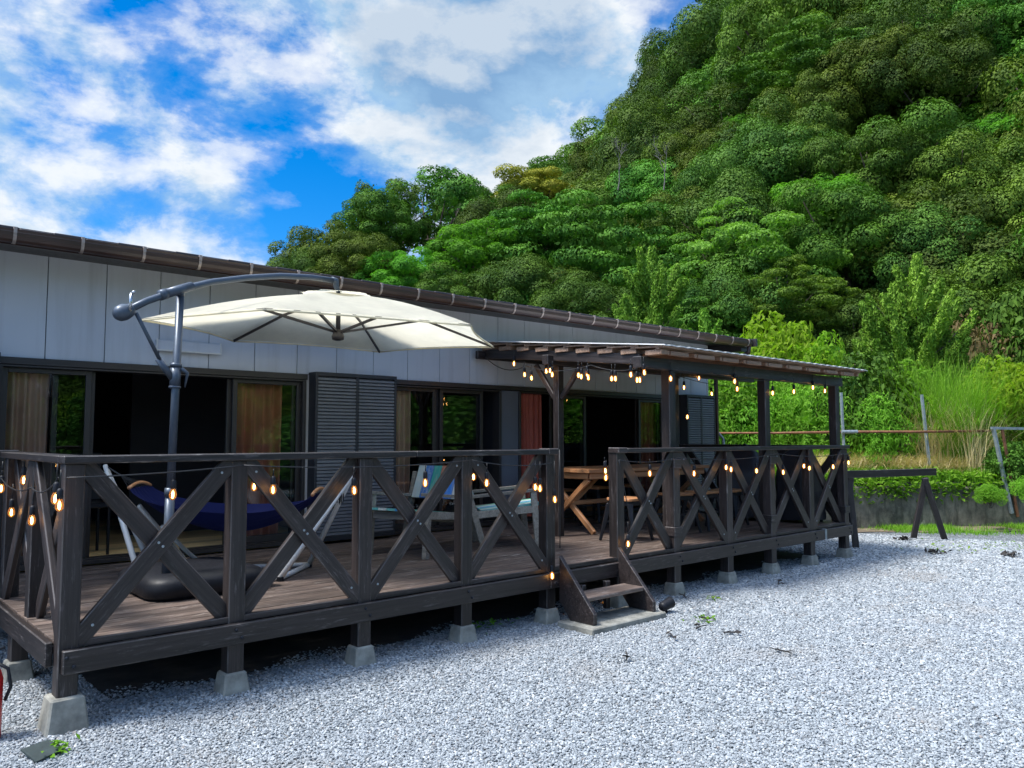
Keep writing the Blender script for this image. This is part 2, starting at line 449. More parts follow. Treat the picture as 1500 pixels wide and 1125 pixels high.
L_DARK = leaf_mat('dark_evergreen_leaves', (0.020, 0.055, 0.011), (0.115, 0.195, 0.028))
L_OLIVE = leaf_mat('olive_leaves', (0.030, 0.066, 0.010), (0.17, 0.25, 0.032))
L_MID = leaf_mat('mid_green_leaves', (0.022, 0.075, 0.011), (0.13, 0.27, 0.033))
L_BRIGHT = leaf_mat('bright_green_leaves', (0.055, 0.15, 0.016), (0.145, 0.31, 0.03), trans=0.4)
L_YEL = leaf_mat('yellow_flowering_leaves', (0.13, 0.18, 0.02), (0.42, 0.42, 0.05), 0.2)
L_LIME = leaf_mat('lime_leaves', (0.13, 0.25, 0.02), (0.27, 0.40, 0.03), 0.3, 0.45)
L_JUN = leaf_mat('juniper_foliage', (0.09, 0.19, 0.022), (0.29, 0.46, 0.055), 0.3)
L_WEED = leaf_mat('weed_leaves', (0.11, 0.24, 0.02), (0.25, 0.43, 0.045), 0.4, 0.4)
L_GRASS = leaf_mat('grass_blades', (0.11, 0.25, 0.022), (0.25, 0.43, 0.05), 0.3, 0.4)
L_STRAW = leaf_mat('dry_straw', (0.50, 0.39, 0.19), (0.80, 0.66, 0.40), 0.3, 0.2, 0.7)
L_PALE = leaf_mat('pale_green_leaves', (0.045, 0.105, 0.014), (0.20, 0.31, 0.05), trans=0.35)
L_SHRUB = leaf_mat('shrub_leaves', (0.08, 0.19, 0.018), (0.19, 0.36, 0.035), trans=0.4)
L_REDDISH = leaf_mat('reddish_shrub_leaves', (0.09, 0.08, 0.03), (0.2, 0.13, 0.06), 0.3)

# ------------------------------------------------------------------ ground
def gravel_mat(name, tex_only):
    m, t, b, o = new_mat(name)
    tc = t.node('ShaderNodeTexCoord'); v = tc.outputs['Object']
    if tex_only:
        def vor(scale, feat='F1'):
            nd = t.node('ShaderNodeTexVoronoi'); nd.feature = feat; nd.inputs['Scale'].default_value = scale
            t.link(v, nd.inputs['Vector']); return nd
        a = vor(38.0); e = vor(38.0, 'DISTANCE_TO_EDGE')
        sep = t.node('ShaderNodeSeparateColor'); t.link(a.outputs['Color'], sep.inputs[0])
        rnd = sep.outputs[0]
        edge = t.ramp(e.outputs['Distance'], [(0.0, 0.0), (0.16, 1.0)])
        big = t.noise(v, 0.55, 4, 0.6)
    else:
        oi = t.node('ShaderNodeObjectInfo'); rnd = oi.outputs['Random']; edge = None
        g = t.node('ShaderNodeNewGeometry')
        big = t.noise(g.outputs['Position'], 0.55, 4, 0.6)
    c = t.ramp(rnd, [(0.0, (0.105, 0.116, 0.124)), (0.15, (0.192, 0.215, 0.230)), (0.5, (0.288, 0.317, 0.335)), (0.85, (0.385, 0.413, 0.43)), (0.96, (0.55, 0.568, 0.575)), (1.0, (0.28, 0.245, 0.215))])
    c = t.mix(t.math('MULTIPLY', t.ramp(big, [(0.35, 1.0), (0.6, 0.0)]), 0.22), c, (0.30, 0.315, 0.34))
    dirt = t.noise(g.outputs['Position'] if not tex_only else v, 0.9, 5, 0.65)
    c = t.mix(t.math('MULTIPLY', t.ramp(dirt, [(0.54, 0), (0.70, 1)]), 0.38), c, (0.30, 0.27, 0.235))
    if not tex_only:
        f = t.noise(v, 55, 4, 0.7)
        c = t.mix(t.math('MULTIPLY', t.ramp(f, [(0.45, 0), (0.7, 1)]), 0.3), c, (0.3, 0.31, 0.33))
    if edge is not None:
        c = t.mix(1.0, c, t.math('MULTIPLY_ADD', edge, 0.75, 0.25), 'MULTIPLY')
        bump(t, b, t.math('MULTIPLY', edge, t.math('MULTIPLY_ADD', rnd, 0.6, 0.5)), 0.9, 0.02)
    t.link(c, b.inputs['Base Color']); b.inputs['Roughness'].default_value = 0.75
    return m
M_GRAV_T = gravel_mat('gravel_ground', True)
M_GRAV = gravel_mat('gravel_stones', False)

def soil_mat():
    m, t, b, o = new_mat('bank_soil')
    tc = t.node('ShaderNodeTexCoord'); v = tc.outputs['Object']
    n = t.noise(v, 0.9, 6, 0.65); n2 = t.noise(v, 14, 4, 0.7)
    c = t.mix(t.ramp(n, [(0.35, 0), (0.65, 1)]), (0.022, 0.04, 0.012), (0.06, 0.06, 0.03))
    c = t.mix(t.math('MULTIPLY', n2, 0.5), c, (0.03, 0.04, 0.015))
    t.link(c, b.inputs['Base Color']); b.inputs['Roughness'].default_value = 0.95
    bump(t, b, n2, 0.8, 0.05)
    return m
M_SOIL = soil_mat()

gm = MB()
gm.add([(-150, -150, 0), (220, -150, 0), (220, 220, 0), (-150, 220, 0)], [(0, 1, 2, 3)])
tag(gm.build('ground', M_GRAV_T), None, None, kind='structure')

us = MB(); us.box(1.45, 10.0, 5.12, 7.5, -0.05, 0.006)  # dark sheet whose colour stands in for the shade under the deck
tag(us.build('deck_shade_sheet', plain('under_deck_shade', (0.035, 0.03, 0.026), 0.95, 0, 0.4, 6, 0.6)), None, None, kind='structure')
# wall line: foot of the bank at the right of the yard
WALL = [(11.75, 7.45), (13.40, 6.18), (15.30, 4.86), (17.2, 3.55), (22.0, 0.6), (34.0, -5.0)]
WALL_H = 0.74
def bank_start(a):
    """distance from the camera at which the bank starts, for azimuth a (radians)"""
    c, s = math.cos(a), math.sin(a)
    best = None
    for (x0, y0), (x1, y1) in zip(WALL, WALL[1:]):
        dx, dy = x1 - x0, y1 - y0
        den = c * dy - s * dx
        if abs(den) < 1e-9: continue
        r = (x0 * dy - y0 * dx) / den; u = (x0 * s - y0 * c) / den
        if -1e-6 <= u <= 1 + 1e-6 and r > 0: best = r
    if best is not None: return best
    if math.degrees(a) > 30: return 15.5 if math.degrees(a) < 45 else 19.0
    return 34.0
SKYL = [(330, 470), (430, 450), (520, 395), (640, 350), (720, 315), (790, 300), (830, 264), (870, 214), (910, 172), (950, 134), (1000, 90), (1040, 42), (1100, -35), (1200, -130), (1350, -220), (1500, -250), (1700, -190), (2000, 0)]
def _azel(x, y):
    d = ray_dir(x, y)
    return math.atan2(d.y, d.x), d.z / math.hypot(d.x, d.y)
_SK = sorted(_azel(x, y) for x, y in SKYL)
def sky_tan(a):
    return float(np.interp(a, [q[0] for q in _SK], [q[1] for q in _SK]))
_RID = sorted((_azel(x, 600)[0], r) for x, r in [(300, 46), (430, 46), (640, 52), (760, 58), (870, 70), (1040, 84), (1250, 92), (1500, 92), (1900, 80)])
_FOOT = sorted((_azel(x, 600)[0], r) for x, r in [(300, 30), (640, 30), (850, 29), (1040, 27), (1250, 27), (1500, 30), (1900, 34)])
def ridge_r(a): return float(np.interp(a, [q[0] for q in _RID], [q[1] for q in _RID]))
def foot_r(a): return float(np.interp(a, [q[0] for q in _FOOT], [q[1] for q in _FOOT]))
CROWN_UP = 5.2
def hill_z(a, r):
    r0 = bank_start(a); rf = max(foot_r(a), r0 + 3); rr = ridge_r(a)
    z0 = WALL_H + 0.02
    zf = z0 + 0.085 * (rf - r0) * (0.6 + 0.4 * min(1, (rf - r0) / 10))
    zr = max(zf + 0.5, CAM.z + rr * sky_tan(a) - CROWN_UP)
    if r <= rf:
        t = max(0.0, (r - r0) / (rf - r0))
        z = z0 + (zf - z0) * t
    elif r <= rr:
        t = (r - rf) / (rr - rf)
        z = zf + (zr - zf) * (0.25 * t + 0.75 * t ** 0.92)
    else:
        z = zr - 0.25 * (r - rr)
    if r > r0 + 1: z += 0.35 * noise.noise(Vector((r * math.cos(a) * 0.15, r * math.sin(a) * 0.15, 0))) * min(1, (r - r0 - 1) / 4)
    return z
def hill_at(x, y): return hill_z(math.atan2(y, x), math.hypot(x, y))

def build_hill():
    NA, NR = 150, 90
    a0, a1 = R(-8), R(80)
    mb = MB()
    def P(u, v):
        a = a0 + (a1 - a0) * u; r0 = bank_start(a)
        r = r0 + (150 - r0) * v ** 1.8
        return (r * math.cos(a), r * math.sin(a), hill_z(a, r))
    mb.grid(P, NA, NR)
    o = mb.build('hillside', M_SOIL, smooth=True)
    tag(o, None, None, kind='structure')
build_hill()

# ------------------------------------------------------------------ house
WY = 7.5; DZ = 0.455
HX0, HX1 = -4.5, 11.07
house = thing('wooden_house', 'low grey clad house with brown gutter and dark sliding windows behind the deck', 'house', (3.3, 9.5, 0))
def build_house():
    # cladding above the windows, panel by panel with open joints
    mb = MB(); pw = 0.455; x = 1.525 - 14 * pw
    zt, zb = 3.066, 2.195
    while x < HX1 - 0.02:
        x1 = min(x + pw, HX1)
        mb.box(x + 0.0035, x1 - 0.0035, WY, WY + 0.016, zb, zt); x = x1
    mb.build('wall_cladding', M_SIDING, house, bevel=0.002)
    back = MB()
    back.box(HX0, HX1 - 0.01, WY + 0.018, WY + 0.12, 2.195, 3.066)
    back.box(HX1 - 0.03, HX1, WY + 0.125, 13.4, 0.3, 3.05)
    back.box(HX0, HX0 + 0.03, WY + 0.125, 13.4, 0.3, 3.05)
    back.box(HX0, HX1, 13.4, 13.5, 0.3, 3.3)
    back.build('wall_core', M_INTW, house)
    cor = MB(); cor.box(HX1 + 0.001, HX1 + 0.035, WY - 0.004, WY + 0.05, 0.3, 3.055)
    cor.build('corner_trim', M_WHITE, house, bevel=0.003)
    # cladding between and beside the windows (down to the sill)
    for (a, b, y) in ((3.885, 3.93, WY - 0.012), (HX0, 0.2, WY), (9.98, HX1 - 0.001, WY)):
        w2 = MB(); w2.box(a, b, y, WY + 0.1, 0.47, 2.19); w2.build('wall_strip', M_SIDING, house)
    f = MB(); f.box(HX0, HX1, WY + 0.02, WY + 0.2, -0.1, 0.44)
    f.build('foundation', M_FOUND, house)
    # roof: low pitch rising to the back
    rf = MB(); E0 = 6.86
    rf.prism([(E0, 3.083), (13.6, 3.53), (13.6, 3.61), (E0, 3.118)], HX0 - 0.6, 11.42, 'x')
    roof = rf.build('roof', M_TILE, house)
    tl = MB()
    for k in range(int((11.42 - HX0) / 0.2275)):
        x = HX0 + k * 0.2275
        tl.prism([(E0 - 0.03, 3.090), (E0 + 0.5, 3.128), (E0 + 0.5, 3.160), (E0 - 0.03, 3.116 - 0.009 * (k % 2))], x + 0.004, x + 0.2225, 'x')
    tl.build('eave_tile', M_TILE, roof, bevel=0.004)
    sf = MB(); sf.box(HX0 - 0.5, 11.36, 6.90, WY - 0.002, 3.058, 3.080)
    sf.box(11.18, 11.36, 6.92, 13.5, 2.92, 3.057)
    sf.build('soffit', M_TRIM, house)
    fa = MB(); fa.box(HX0 - 0.5, 11.38, 6.872, 6.897, 2.985, 3.082)
    fa.build('fascia', M_GUT, house)
    # gutter: half-round trough with lipped front
    g = MB(); prof = []
    for k in range(9):
        an = math.pi + math.pi * k / 8
        prof.append((6.815 + 0.052 * math.cos(an), 3.060 + 0.075 * math.sin(an)))
    prof = [(6.760, 3.083), (6.772, 3.075)] + prof + [(6.870, 3.075), (6.864, 3.063)]
    inner = [(y + (0.004 if y < 6.815 else -0.004), z + 0.006) for y, z in prof[2:-2]][::-1]
    poly = prof[:-2] + inner
    g.prism(poly, HX0 - 0.4, 11.26, 'x')
    gut = g.build('gutter', M_GUT, house)
    strap = MB()
    for k in range(9):
        an = math.pi + math.pi * k / 8
        c, s = math.cos(an), math.sin(an)
        strap.v += [(x_, 6.815 + rr * c, 3.060 + rz * s) for x_ in (-0.011, 0.011) for rr, rz in ((0.053, 0.0762), (0.0575, 0.081))]
    nseg = 9
    for k in range(nseg - 1):
        b0, b1 = k * 4, k * 4 + 4
        strap.f += [(b0, b1, b1 + 1, b0 + 1), (b0 + 2, b0 + 3, b1 + 3, b1 + 2), (b0 + 1, b1 + 1, b1 + 3, b0 + 3), (b0, b0 + 2, b1 + 2, b1)]
    strap.box(-0.011, 0.011, 6.752, 6.775, 3.053, 3.098)
    sm = strap.mesh('gutter_bracket', M_BRK)
    for k in range(-4, 23):
        o = link('gutter_bracket', sm, gut, True, Matrix.Translation((1.15 + k * 0.455, 0, 0)))
    dp = MB(); dp.tube([(11.24, 6.815, 2.995), (11.25, 6.83, 2.90), (11.24, 7.1, 2.78), (11.22, 7.36, 2.66), (11.21, 7.42, 2.5), (11.21, 7.42, 0.0)], 0.035, 10)
    dp.build('downpipe', M_GUT, house, smooth=True)
    ba = MB(); ba.box(11.43, 11.47, 6.8, 13.6, 3.01, 3.135)
    ba.build('barge_board', M_TRIM, house)
    # head band above the openings
    hd = MB(); hd.box(1.18, 3.90, WY - 0.045, WY + 0.1, 2.135, 2.193); hd.box(4.93, 9.98, WY - 0.045, WY + 0.1, 2.14, 2.193)
    hd.build('window_head', M_TRIM, house, bevel=0.003)
    si = MB(); si.box(1.18, 3.90, WY - 0.05, WY + 0.1, 0.47, 0.505); si.box(4.93, 9.98, WY - 0.05, WY + 0.1, 0.47, 0.505)
    si.build('window_sill', M_TRIM, house, bevel=0.003)
    # rooms
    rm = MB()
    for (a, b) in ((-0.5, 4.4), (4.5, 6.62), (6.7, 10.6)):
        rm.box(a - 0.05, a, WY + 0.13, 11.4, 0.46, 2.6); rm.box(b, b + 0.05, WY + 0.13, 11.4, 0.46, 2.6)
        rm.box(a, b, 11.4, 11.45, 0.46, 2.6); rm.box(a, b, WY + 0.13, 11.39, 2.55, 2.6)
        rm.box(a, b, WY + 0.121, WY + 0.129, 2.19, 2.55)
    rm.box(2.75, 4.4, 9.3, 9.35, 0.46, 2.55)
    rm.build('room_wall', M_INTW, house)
    fl = MB()
    for (a, b) in ((-0.5, 4.4), (4.5, 6.62), (6.7, 10.6)):
        y = WY + 0.12
        while y < 11.39:
            fl.box(a, b, y + 0.001, min(y + 0.148, 11.39), 0.44, 0.475); y += 0.15
    fl.build('room_floor', M_INTF, house)

def window(x0, x1, sashes, extra=()):
    """sliding window: frame with sashes; each sash (x0, x1, track) has stiles, rails and one pane"""
    zb, zt = 0.505, 2.135
    fr = MB()
    ya, yb, e = WY - 0.04, WY + 0.099, 0.003; q = []
    for y in (ya, yb):
        q += [(x0, y, zb + e), (x1, y, zb + e), (x1, y, zt - e), (x0, y, zt - e), (x0 + 0.035, y, zb + 0.012), (x1 - 0.035, y, zb + 0.012), (x1 - 0.035, y, zt - 0.02), (x0 + 0.035, y, zt - 0.02)]
    ff = []
    for k in range(4):
        n = (k + 1) % 4
        ff += [(k, n, 4 + n, 4 + k), (8 + n, 8 + k, 12 + k, 12 + n), (k, 8 + k, 8 + n, n), (4 + n, 12 + n, 12 + k, 4 + k)]
    fr.add(q, ff)
    w = fr.build('window', M_TRIM, house, bevel=0.002)
    for (a, b, k) in sashes:
        y = WY + 0.012 + 0.042 * k
        s = MB(); st = 0.045
        s.box(a, a + st, y, y + 0.03, zb + 0.014, zt - 0.022); s.box(b - st, b, y, y + 0.03, zb + 0.014, zt - 0.022)
        s.box(a + st, b - st, y + 0.001, y + 0.029, zt - 0.06, zt - 0.022); s.box(a + st, b - st, y + 0.001, y + 0.029, zb + 0.014, zb + 0.075)
        s.build('sash', M_TRIM, w, bevel=0.002)
        p = MB(); p.add([(a + st, y + 0.015, zb + 0.075), (b - st, y + 0.015, zb + 0.075), (b - st, y + 0.015, zt - 0.06), (a + st, y + 0.015, zt - 0.05)], [(0, 1, 2, 3)])
        p.build('pane', M_GLASS, w, fixn=False)
    return w

def shutter_box(x0, x1, ncol=2, y0=None):
    """storage box for storm shutters, louvred front"""
    y0 = WY - 0.16 if y0 is None else y0
    zb, zt = 0.485, 2.215
    m = MB()
    m.box(x0, x0 + 0.03, y0, WY - 0.002, zb, zt); m.box(x1 - 0.03, x1, y0, WY - 0.002, zb, zt)
    m.box(x0 + 0.03, x1 - 0.03, y0, WY - 0.002, zt - 0.04, zt); m.box(x0 + 0.03, x1 - 0.03, y0, WY - 0.002, zb, zb + 0.05)
    mid = (x0 + x1) / 2
    m.box(mid - 0.02, mid + 0.02, y0 + 0.002, y0 + 0.04, zb + 0.05, zt - 0.04)
    m.box(x0 + 0.03, x1 - 0.03, y0 + 0.05, y0 + 0.055, zb + 0.05, zt - 0.04)
    bx = m.build('shutter_box', M_SHUTF, house, bevel=0.003)
    for (a, b) in ((x0 + 0.03, mid - 0.02), (mid + 0.02, x1 - 0.03)):
        s = MB(); z = zb + 0.055; n = 46; dz = (zt - 0.045 - z) / n
        for k in range(n):
            q = z + k * dz
            s.add([(a, y0 + 0.006, q), (b, y0 + 0.006, q), (b, y0 + 0.006, q + dz * 0.55), (a, y0 + 0.006, q + dz * 0.55),
                   (a, y0 + 0.032, q + dz * 0.98), (b, y0 + 0.032, q + dz * 0.98)], [(0, 1, 2, 3), (3, 2, 5, 4)])
        s.build('louvre_panel', M_SHUT, bx, fixn=False)
    return bx

build_house()
window(1.19, 3.89, [(1.225, 1.89, 0), (1.60, 1.93, 1), (3.10, 3.82, 1), (3.14, 3.855, 0)])
window(4.93, 6.56, [(4.965, 5.58, 0), (5.61, 6.27, 1), (5.64, 6.30, 0)])
window(6.86, 9.97, [(7.56, 8.17, 0), (7.5, 8.14, 1), (9.32, 9.90, 0), (9.30, 9.86, 1)])
shutter_box(3.93, 4.915)
shutter_box(0.25, 1.185)
shutter_box(10.30, 11.06)
gp = MB(); gp.box(6.562, 6.858, WY - 0.02, WY + 0.1, 0.507, 2.133)
gp.build('wall_panel', plain('blue_grey_panel', (0.13, 0.145, 0.18), 0.5, 0, 0.08, 3), house)

def curtain(name, x0, x1, y, mat, label, folds, zt=2.08, zb=0.53, ph=0.0):
    mb = MB()
    def P(u, v):
        x = x0 + (x1 - x0) * u
        amp = 0.042 * (0.55 + 0.45 * v)
        yy = y + amp * math.sin(u * folds * 2 * math.pi + ph) + 0.012 * math.sin(u * folds * 4.7 + 1.3 + 2 * v)
        xx = x + 0.01 * math.sin(v * 3 + u * 9) * v
        return (xx, yy, zt + (zb - zt) * v)
    mb.grid(P, folds * 12, 14)
    o = mb.build(name, mat, None, smooth=True, fixn=False)
    return tag(o, label, 'curtain')
curtain('curtain', 1.27, 1.60, WY + 0.14, M_CUR_B, 'beige curtain bunched at the left end of the leftmost window', 4)
curtain('curtain', 3.22, 3.72, WY + 0.14, M_CUR_O, 'dark rust curtain behind glass just left of the wide louvred shutter box', 5, ph=1.0)
curtain('curtain', 5.03, 5.32, WY + 0.14, M_CUR_B, 'beige curtain just right of the wide louvred shutter box', 4, ph=2.0)
curtain('curtain', 6.90, 7.34, WY + 0.06, M_CUR_R, 'bright red curtain hanging in the open window beside the blue grey panel', 6, zt=2.11, ph=0.5)
curtain('curtain', 9.45, 9.90, WY + 0.14, M_CUR_O, 'dim rust curtain behind the glass right of the dark doorway over the dining table', 5, ph=0.2)

# flat box and small lamp on the wall
wb = thing('wall_box', 'flat grey box with pale rim on the wall above the open window', 'wall box', (2.70, WY, 2.38))
m = MB(); m.box(2.40, 2.985, WY - 0.05, WY - 0.002, 2.335, 2.43); m.build('box_body', M_SIDING, wb, bevel=0.004)
m = MB(); m.box(2.395, 2.99, WY - 0.058, WY - 0.0505, 2.328, 2.342); m.box(2.395, 2.407, WY - 0.058, WY - 0.0505, 2.342, 2.436); m.box(2.978, 2.99, WY - 0.058, WY - 0.0505, 2.342, 2.436)
m.build('rim', M_WHITE, wb)
wl = thing('wall_light', 'small white swivel light high on the wall under the pergola roof', 'lamp', (8.75, WY, 2.5))
c = at_y(881, 537, WY - 0.1)
m = MB(); m.lathe([(0.032, 0), (0.045, 0.07), (0.045, 0.075)], 12, M=Matrix.Rotation(R(125), 3, 'X')); m.v = [tuple(Vector(q) + c) for q in m.v]; m.build('lamp_head', M_WHITE, wl, smooth=True)
m = MB(); m.tube([c, (c.x, WY - 0.01, c.z + 0.05)], 0.012, 8); m.box(c.x - 0.035, c.x + 0.035, WY - 0.02, WY - 0.002, c.z + 0.02, c.z + 0.09); m.build('bracket', M_WHITE, wl)
m = MB(); m.tube([(c.x + 0.02, WY - 0.012, c.z - 0.06), (9.45, WY - 0.012, c.z - 0.06)], 0.008, 6); tag(m.build('wall_conduit', M_WHITE), 'thin white conduit along the wall right of the small white light', 'conduit')

# ------------------------------------------------------------------ deck
PX = [1.135, 2.05, 2.95, 3.845, 4.745, 5.645, 6.50, 7.43, 8.31, 9.21, 10.115]
FY = 4.82                                    # centre of the front posts
BY0, BY1 = 4.728, 4.768                      # front beam
deck = thing('wooden_deck', 'raised dark timber deck with cross braced railings along the house', 'deck', (5.6, 6.0, 0))
def build_deck():
    rnd = random.Random(4)
    fl = MB(); y = 4.802; k = 0
    while y < 7.43:
        y1 = y + 0.096
        x = 1.085; cuts = sorted(rnd.sample([2.05, 2.95, 3.845, 5.645, 6.5, 7.43, 8.31, 9.21], 2))
        for c_ in cuts + [10.19]:
            dz = rnd.uniform(-0.0015, 0.0015)
            fl.box(x, c_ - 0.003, y, y1, DZ - 0.03 + dz, DZ + dz); x = c_
        y = y1 + 0.007; k += 1
    fl.build('deck_floor', M_DECK, deck, bevel=0.002)
    js = MB()
    for i in range(26):
        js.box(1.2 + i * 0.355, 1.245 + i * 0.355, 4.872, 7.4, 0.30, 0.4255)
    js.box(1.2, 10.1, 5.95, 6.04, 0.21, 0.298); js.box(1.2, 10.1, 7.2, 7.29, 0.21, 0.298)
    js.build('joist', M_WOOD, deck)
    for (a, b) in ((1.085, 4.79), (4.795, 5.59), (5.595, 10.19)): member('rim_board', (a, 4.786, 0.4405), (b, 4.786, 0.4405), 0.025, 0.036, M_WOOD, deck, bevel=0.003)
    # fascia beams
    for (a, b) in ((1.10, 4.70), (4.702, 9.45), (9.455, 10.19)):
        member('beam', (a, (BY0 + BY1) / 2, 0.358), (b, (BY0 + BY1) / 2, 0.358), 0.04, 0.125, M_WOOD, deck)
    member('beam', (1.062, 4.86, 0.385), (1.062, 7.4, 0.385), 0.04, 0.13, M_WOOD, deck)
    member('beam', (10.212, 4.775, 0.37), (10.212, 7.4, 0.37), 0.04, 0.13, M_WOOD, deck)
    # posts on concrete piers
    def pier(x, y, s=1.0):
        m = MB(); b, t_ = 0.083 * s, 0.066 * s; h = 0.125 if s < 1.1 else 0.175
        vs_ = []
        for z, q in ((-0.06, b + 0.012), (h, t_)):
            vs_ += [(x - q, y - q, z), (x + q, y - q, z), (x + q, y + q, z), (x - q, y + q, z)]
        m.add(vs_, [(0, 3, 2, 1), (4, 5, 6, 7), (0, 1, 5, 4), (1, 2, 6, 5), (2, 3, 7, 6), (3, 0, 4, 7)])
        m.build('footing', M_CONC, deck, bevel=0.01)
    for i, x in enumerate(PX):
        member('post', (x, FY, 0.115 if i else 0.17), (x, FY, 1.40 if i not in (4, 5) else 1.43), 0.103, 0.103, M_WOOD, deck, up=(0, 1, 0))
        pier(x, FY, 1.22 if i == 0 else 1.0)
    for x, y in ((1.13, 5.98), (2.95, 5.98), (4.745, 5.98), (6.5, 5.98), (8.31, 5.98), (10.1, 5.98)):
        member('post', (x, y, 0.12), (x, y, 0.30), 0.1, 0.1, M_WOOD, deck, up=(0, 1, 0)); pier(x, y)
    side_l = [5.62, 6.42]; side_r = [5.62, 6.42, 7.25]
    for y in side_l: member('post', (1.145, y, 0.44), (1.145, y, 1.40), 0.1, 0.1, M_WOOD, deck, up=(0, 1, 0))
    for y in side_r: member('post', (10.115, y, 0.44), (10.115, y, 1.40), 0.1, 0.1, M_WOOD, deck, up=(0, 1, 0))
    # handrails
    ry = FY - 0.02; rz = 1.4225
    member('handrail', (1.07, ry, rz), (3.35, ry, rz), 0.125, 0.043, M_WOOD, deck)
    member('handrail', (3.352, ry, rz), (4.69, ry, rz), 0.125, 0.043, M_WOOD, deck)
    member('handrail', (4.692, ry, rz + 0.003), (4.81, ry, rz + 0.003), 0.13, 0.05, M_WOOD, deck)
    member('handrail', (5.582, ry, rz + 0.003), (5.71, ry, rz + 0.003), 0.13, 0.05, M_WOOD, deck)
    member('handrail', (5.712, ry, rz), (8.0, ry, rz), 0.125, 0.043, M_WOOD, deck)
    member('handrail', (8.002, ry, rz), (10.185, ry, rz), 0.125, 0.043, M_WOOD, deck)
    member('handrail', (1.132, ry + 0.064, rz), (1.132, 6.5, rz), 0.124, 0.043, M_WOOD, deck)
    member('handrail', (0.2, 6.57, rz + 0.01), (1.19, 6.57, rz + 0.01), 0.124, 0.043, M_WOOD, deck)
    member('handrail', (10.12, ry + 0.064, rz), (10.12, 7.35, rz), 0.124, 0.043, M_WOOD, deck)
    # cross braces: one whole diagonal in front, the other behind it
    def brace(p, q, off, axis):
        p = Vector(p); q = Vector(q)
        member('brace', p + off, q + off, 0.038, 0.100, M_WOOD, deck, up=(0, 0, 1), bevel=0.005, ext=0.045)
    def bay(x0, x1, front_up):
        zb, zt = 0.480, 1.378
        a, b = x0 + 0.053 + 0.012, x1 - 0.053 - 0.012
        for up_ in (True, False):
            dy = -0.029 if up_ == front_up else 0.0095
            p, q = ((a, FY + dy, zb), (b, FY + dy, zt)) if up_ else ((a, FY + dy, zt), (b, FY + dy, zb))
            brace(p, q, Vector((0, 0, 0)), 'x')
    for i in range(4): bay(PX[i], PX[i + 1], i % 2 == 0)
    for i in range(5, 10): bay(PX[i], PX[i + 1], i % 2 == 1)
    def side_bay(x, y0, y1, fu):
        zb, zt = 0.487, 1.368
        a, b = y0 + 0.066, y1 - 0.066
        for up_ in (True, False):
            dx = -0.029 if up_ == fu else 0.0095
            p, q = ((x + dx, a, zb), (x + dx, b, zt)) if up_ else ((x + dx, a, zt), (x + dx, b, zb))
            member('brace', p, q, 0.038, 0.098, M_WOOD, deck, ext=0.03)
    side_bay(1.145, FY, 5.62, True); side_bay(1.145, 5.62, 6.42, False)
    side_bay(10.115, FY, 5.62, True); side_bay(10.115, 5.62, 6.42, False); side_bay(10.115, 6.42, 7.25, True)
    # collars tying railing posts to the pergola posts
    for x in (PX[6], PX[8], PX[10]):
        for z in (0.62, 1.285):
            m = MB(); m.box(x - 0.064, x + 0.064, FY - 0.066, FY + 0.060, z - 0.045, z + 0.045)
            m.build('collar', M_WOOD, deck, bevel=0.006)
    m = MB(); m.box(9.43, 9.475, BY0 - 0.004, BY0 - 0.0005, 0.300, 0.424); m.box(9.43, 9.475, BY0 - 0.004, BY1, 0.4215, 0.425)
    m.build('joint_plate', M_GALV, deck)
    bl = MB()
    bl.lathe([(0.011, 0), (0.011, 0.005), (0.006, 0.009)], 8, M=Matrix.Rotation(R(90), 3, 'X'))
    bme = bl.mesh('bolt', M_BLACKM)
    for x in PX:
        for z in (0.335, 0.385): link('bolt', bme, deck, True, Matrix.Translation((x + (0.018 if z < 0.36 else -0.018), BY0 - 0.0005, z)))
build_deck()
_bm = MB(); _bm.lathe([(0.008, 0), (0.008, 0.003), (0.004, 0.005)], 8, M=Matrix.Rotation(R(90), 3, 'X'))
_bme = _bm.mesh('screw', M_GALV)
for i in list(range(4)) + list(range(5, 10)):
    xm = (PX[i] + PX[i + 1]) / 2; up_ = (i % 2 == 0) if i < 4 else (i % 2 == 1)
    for dx, dz in ((-0.012, 0.012), (0.012, -0.012)): link('screw', _bme, deck, True, Matrix.Translation((xm + dx, FY - 0.0482, 0.929 + dz)))
    for e in (-1, 1):
        link('screw', _bme, deck, True, Matrix.Translation((xm + e * 0.345, FY - 0.0482, 0.929 + e * 0.40 * (1 if up_ else -1))))

# steps and slab
steps = thing('wooden_steps', 'short dark wooden steps with solid sides down from the deck to the gravel', 'steps', (5.2, 4.5, 0))
for x in (4.81, 5.565):
    m = MB(); m.prism([(4.722, 0.56), (4.335, 0.135), (4.335, 0.048), (4.60, 0.048), (4.722, 0.19)], x - 0.02, x + 0.02, 'x')
    m.build('side_board', M_WOOD, steps, bevel=0.004)
member('tread', (4.832, 4.545, 0.232), (5.543, 4.545, 0.232), 0.23, 0.036, M_DECK, steps)
for x in (5.05, 5.36): member('riser_post', (x, 4.70, 0.05), (x, 4.70, 0.29), 0.05, 0.05, M_WOOD, steps, up=(0, 1, 0))
m = MB(); m.box(4.70, 5.64, 4.265, 4.66, -0.05, 0.046)
tag(m.build('concrete_slab', M_CONC, None, bevel=0.008), 'flat concrete slab on the gravel under the steps', 'slab')

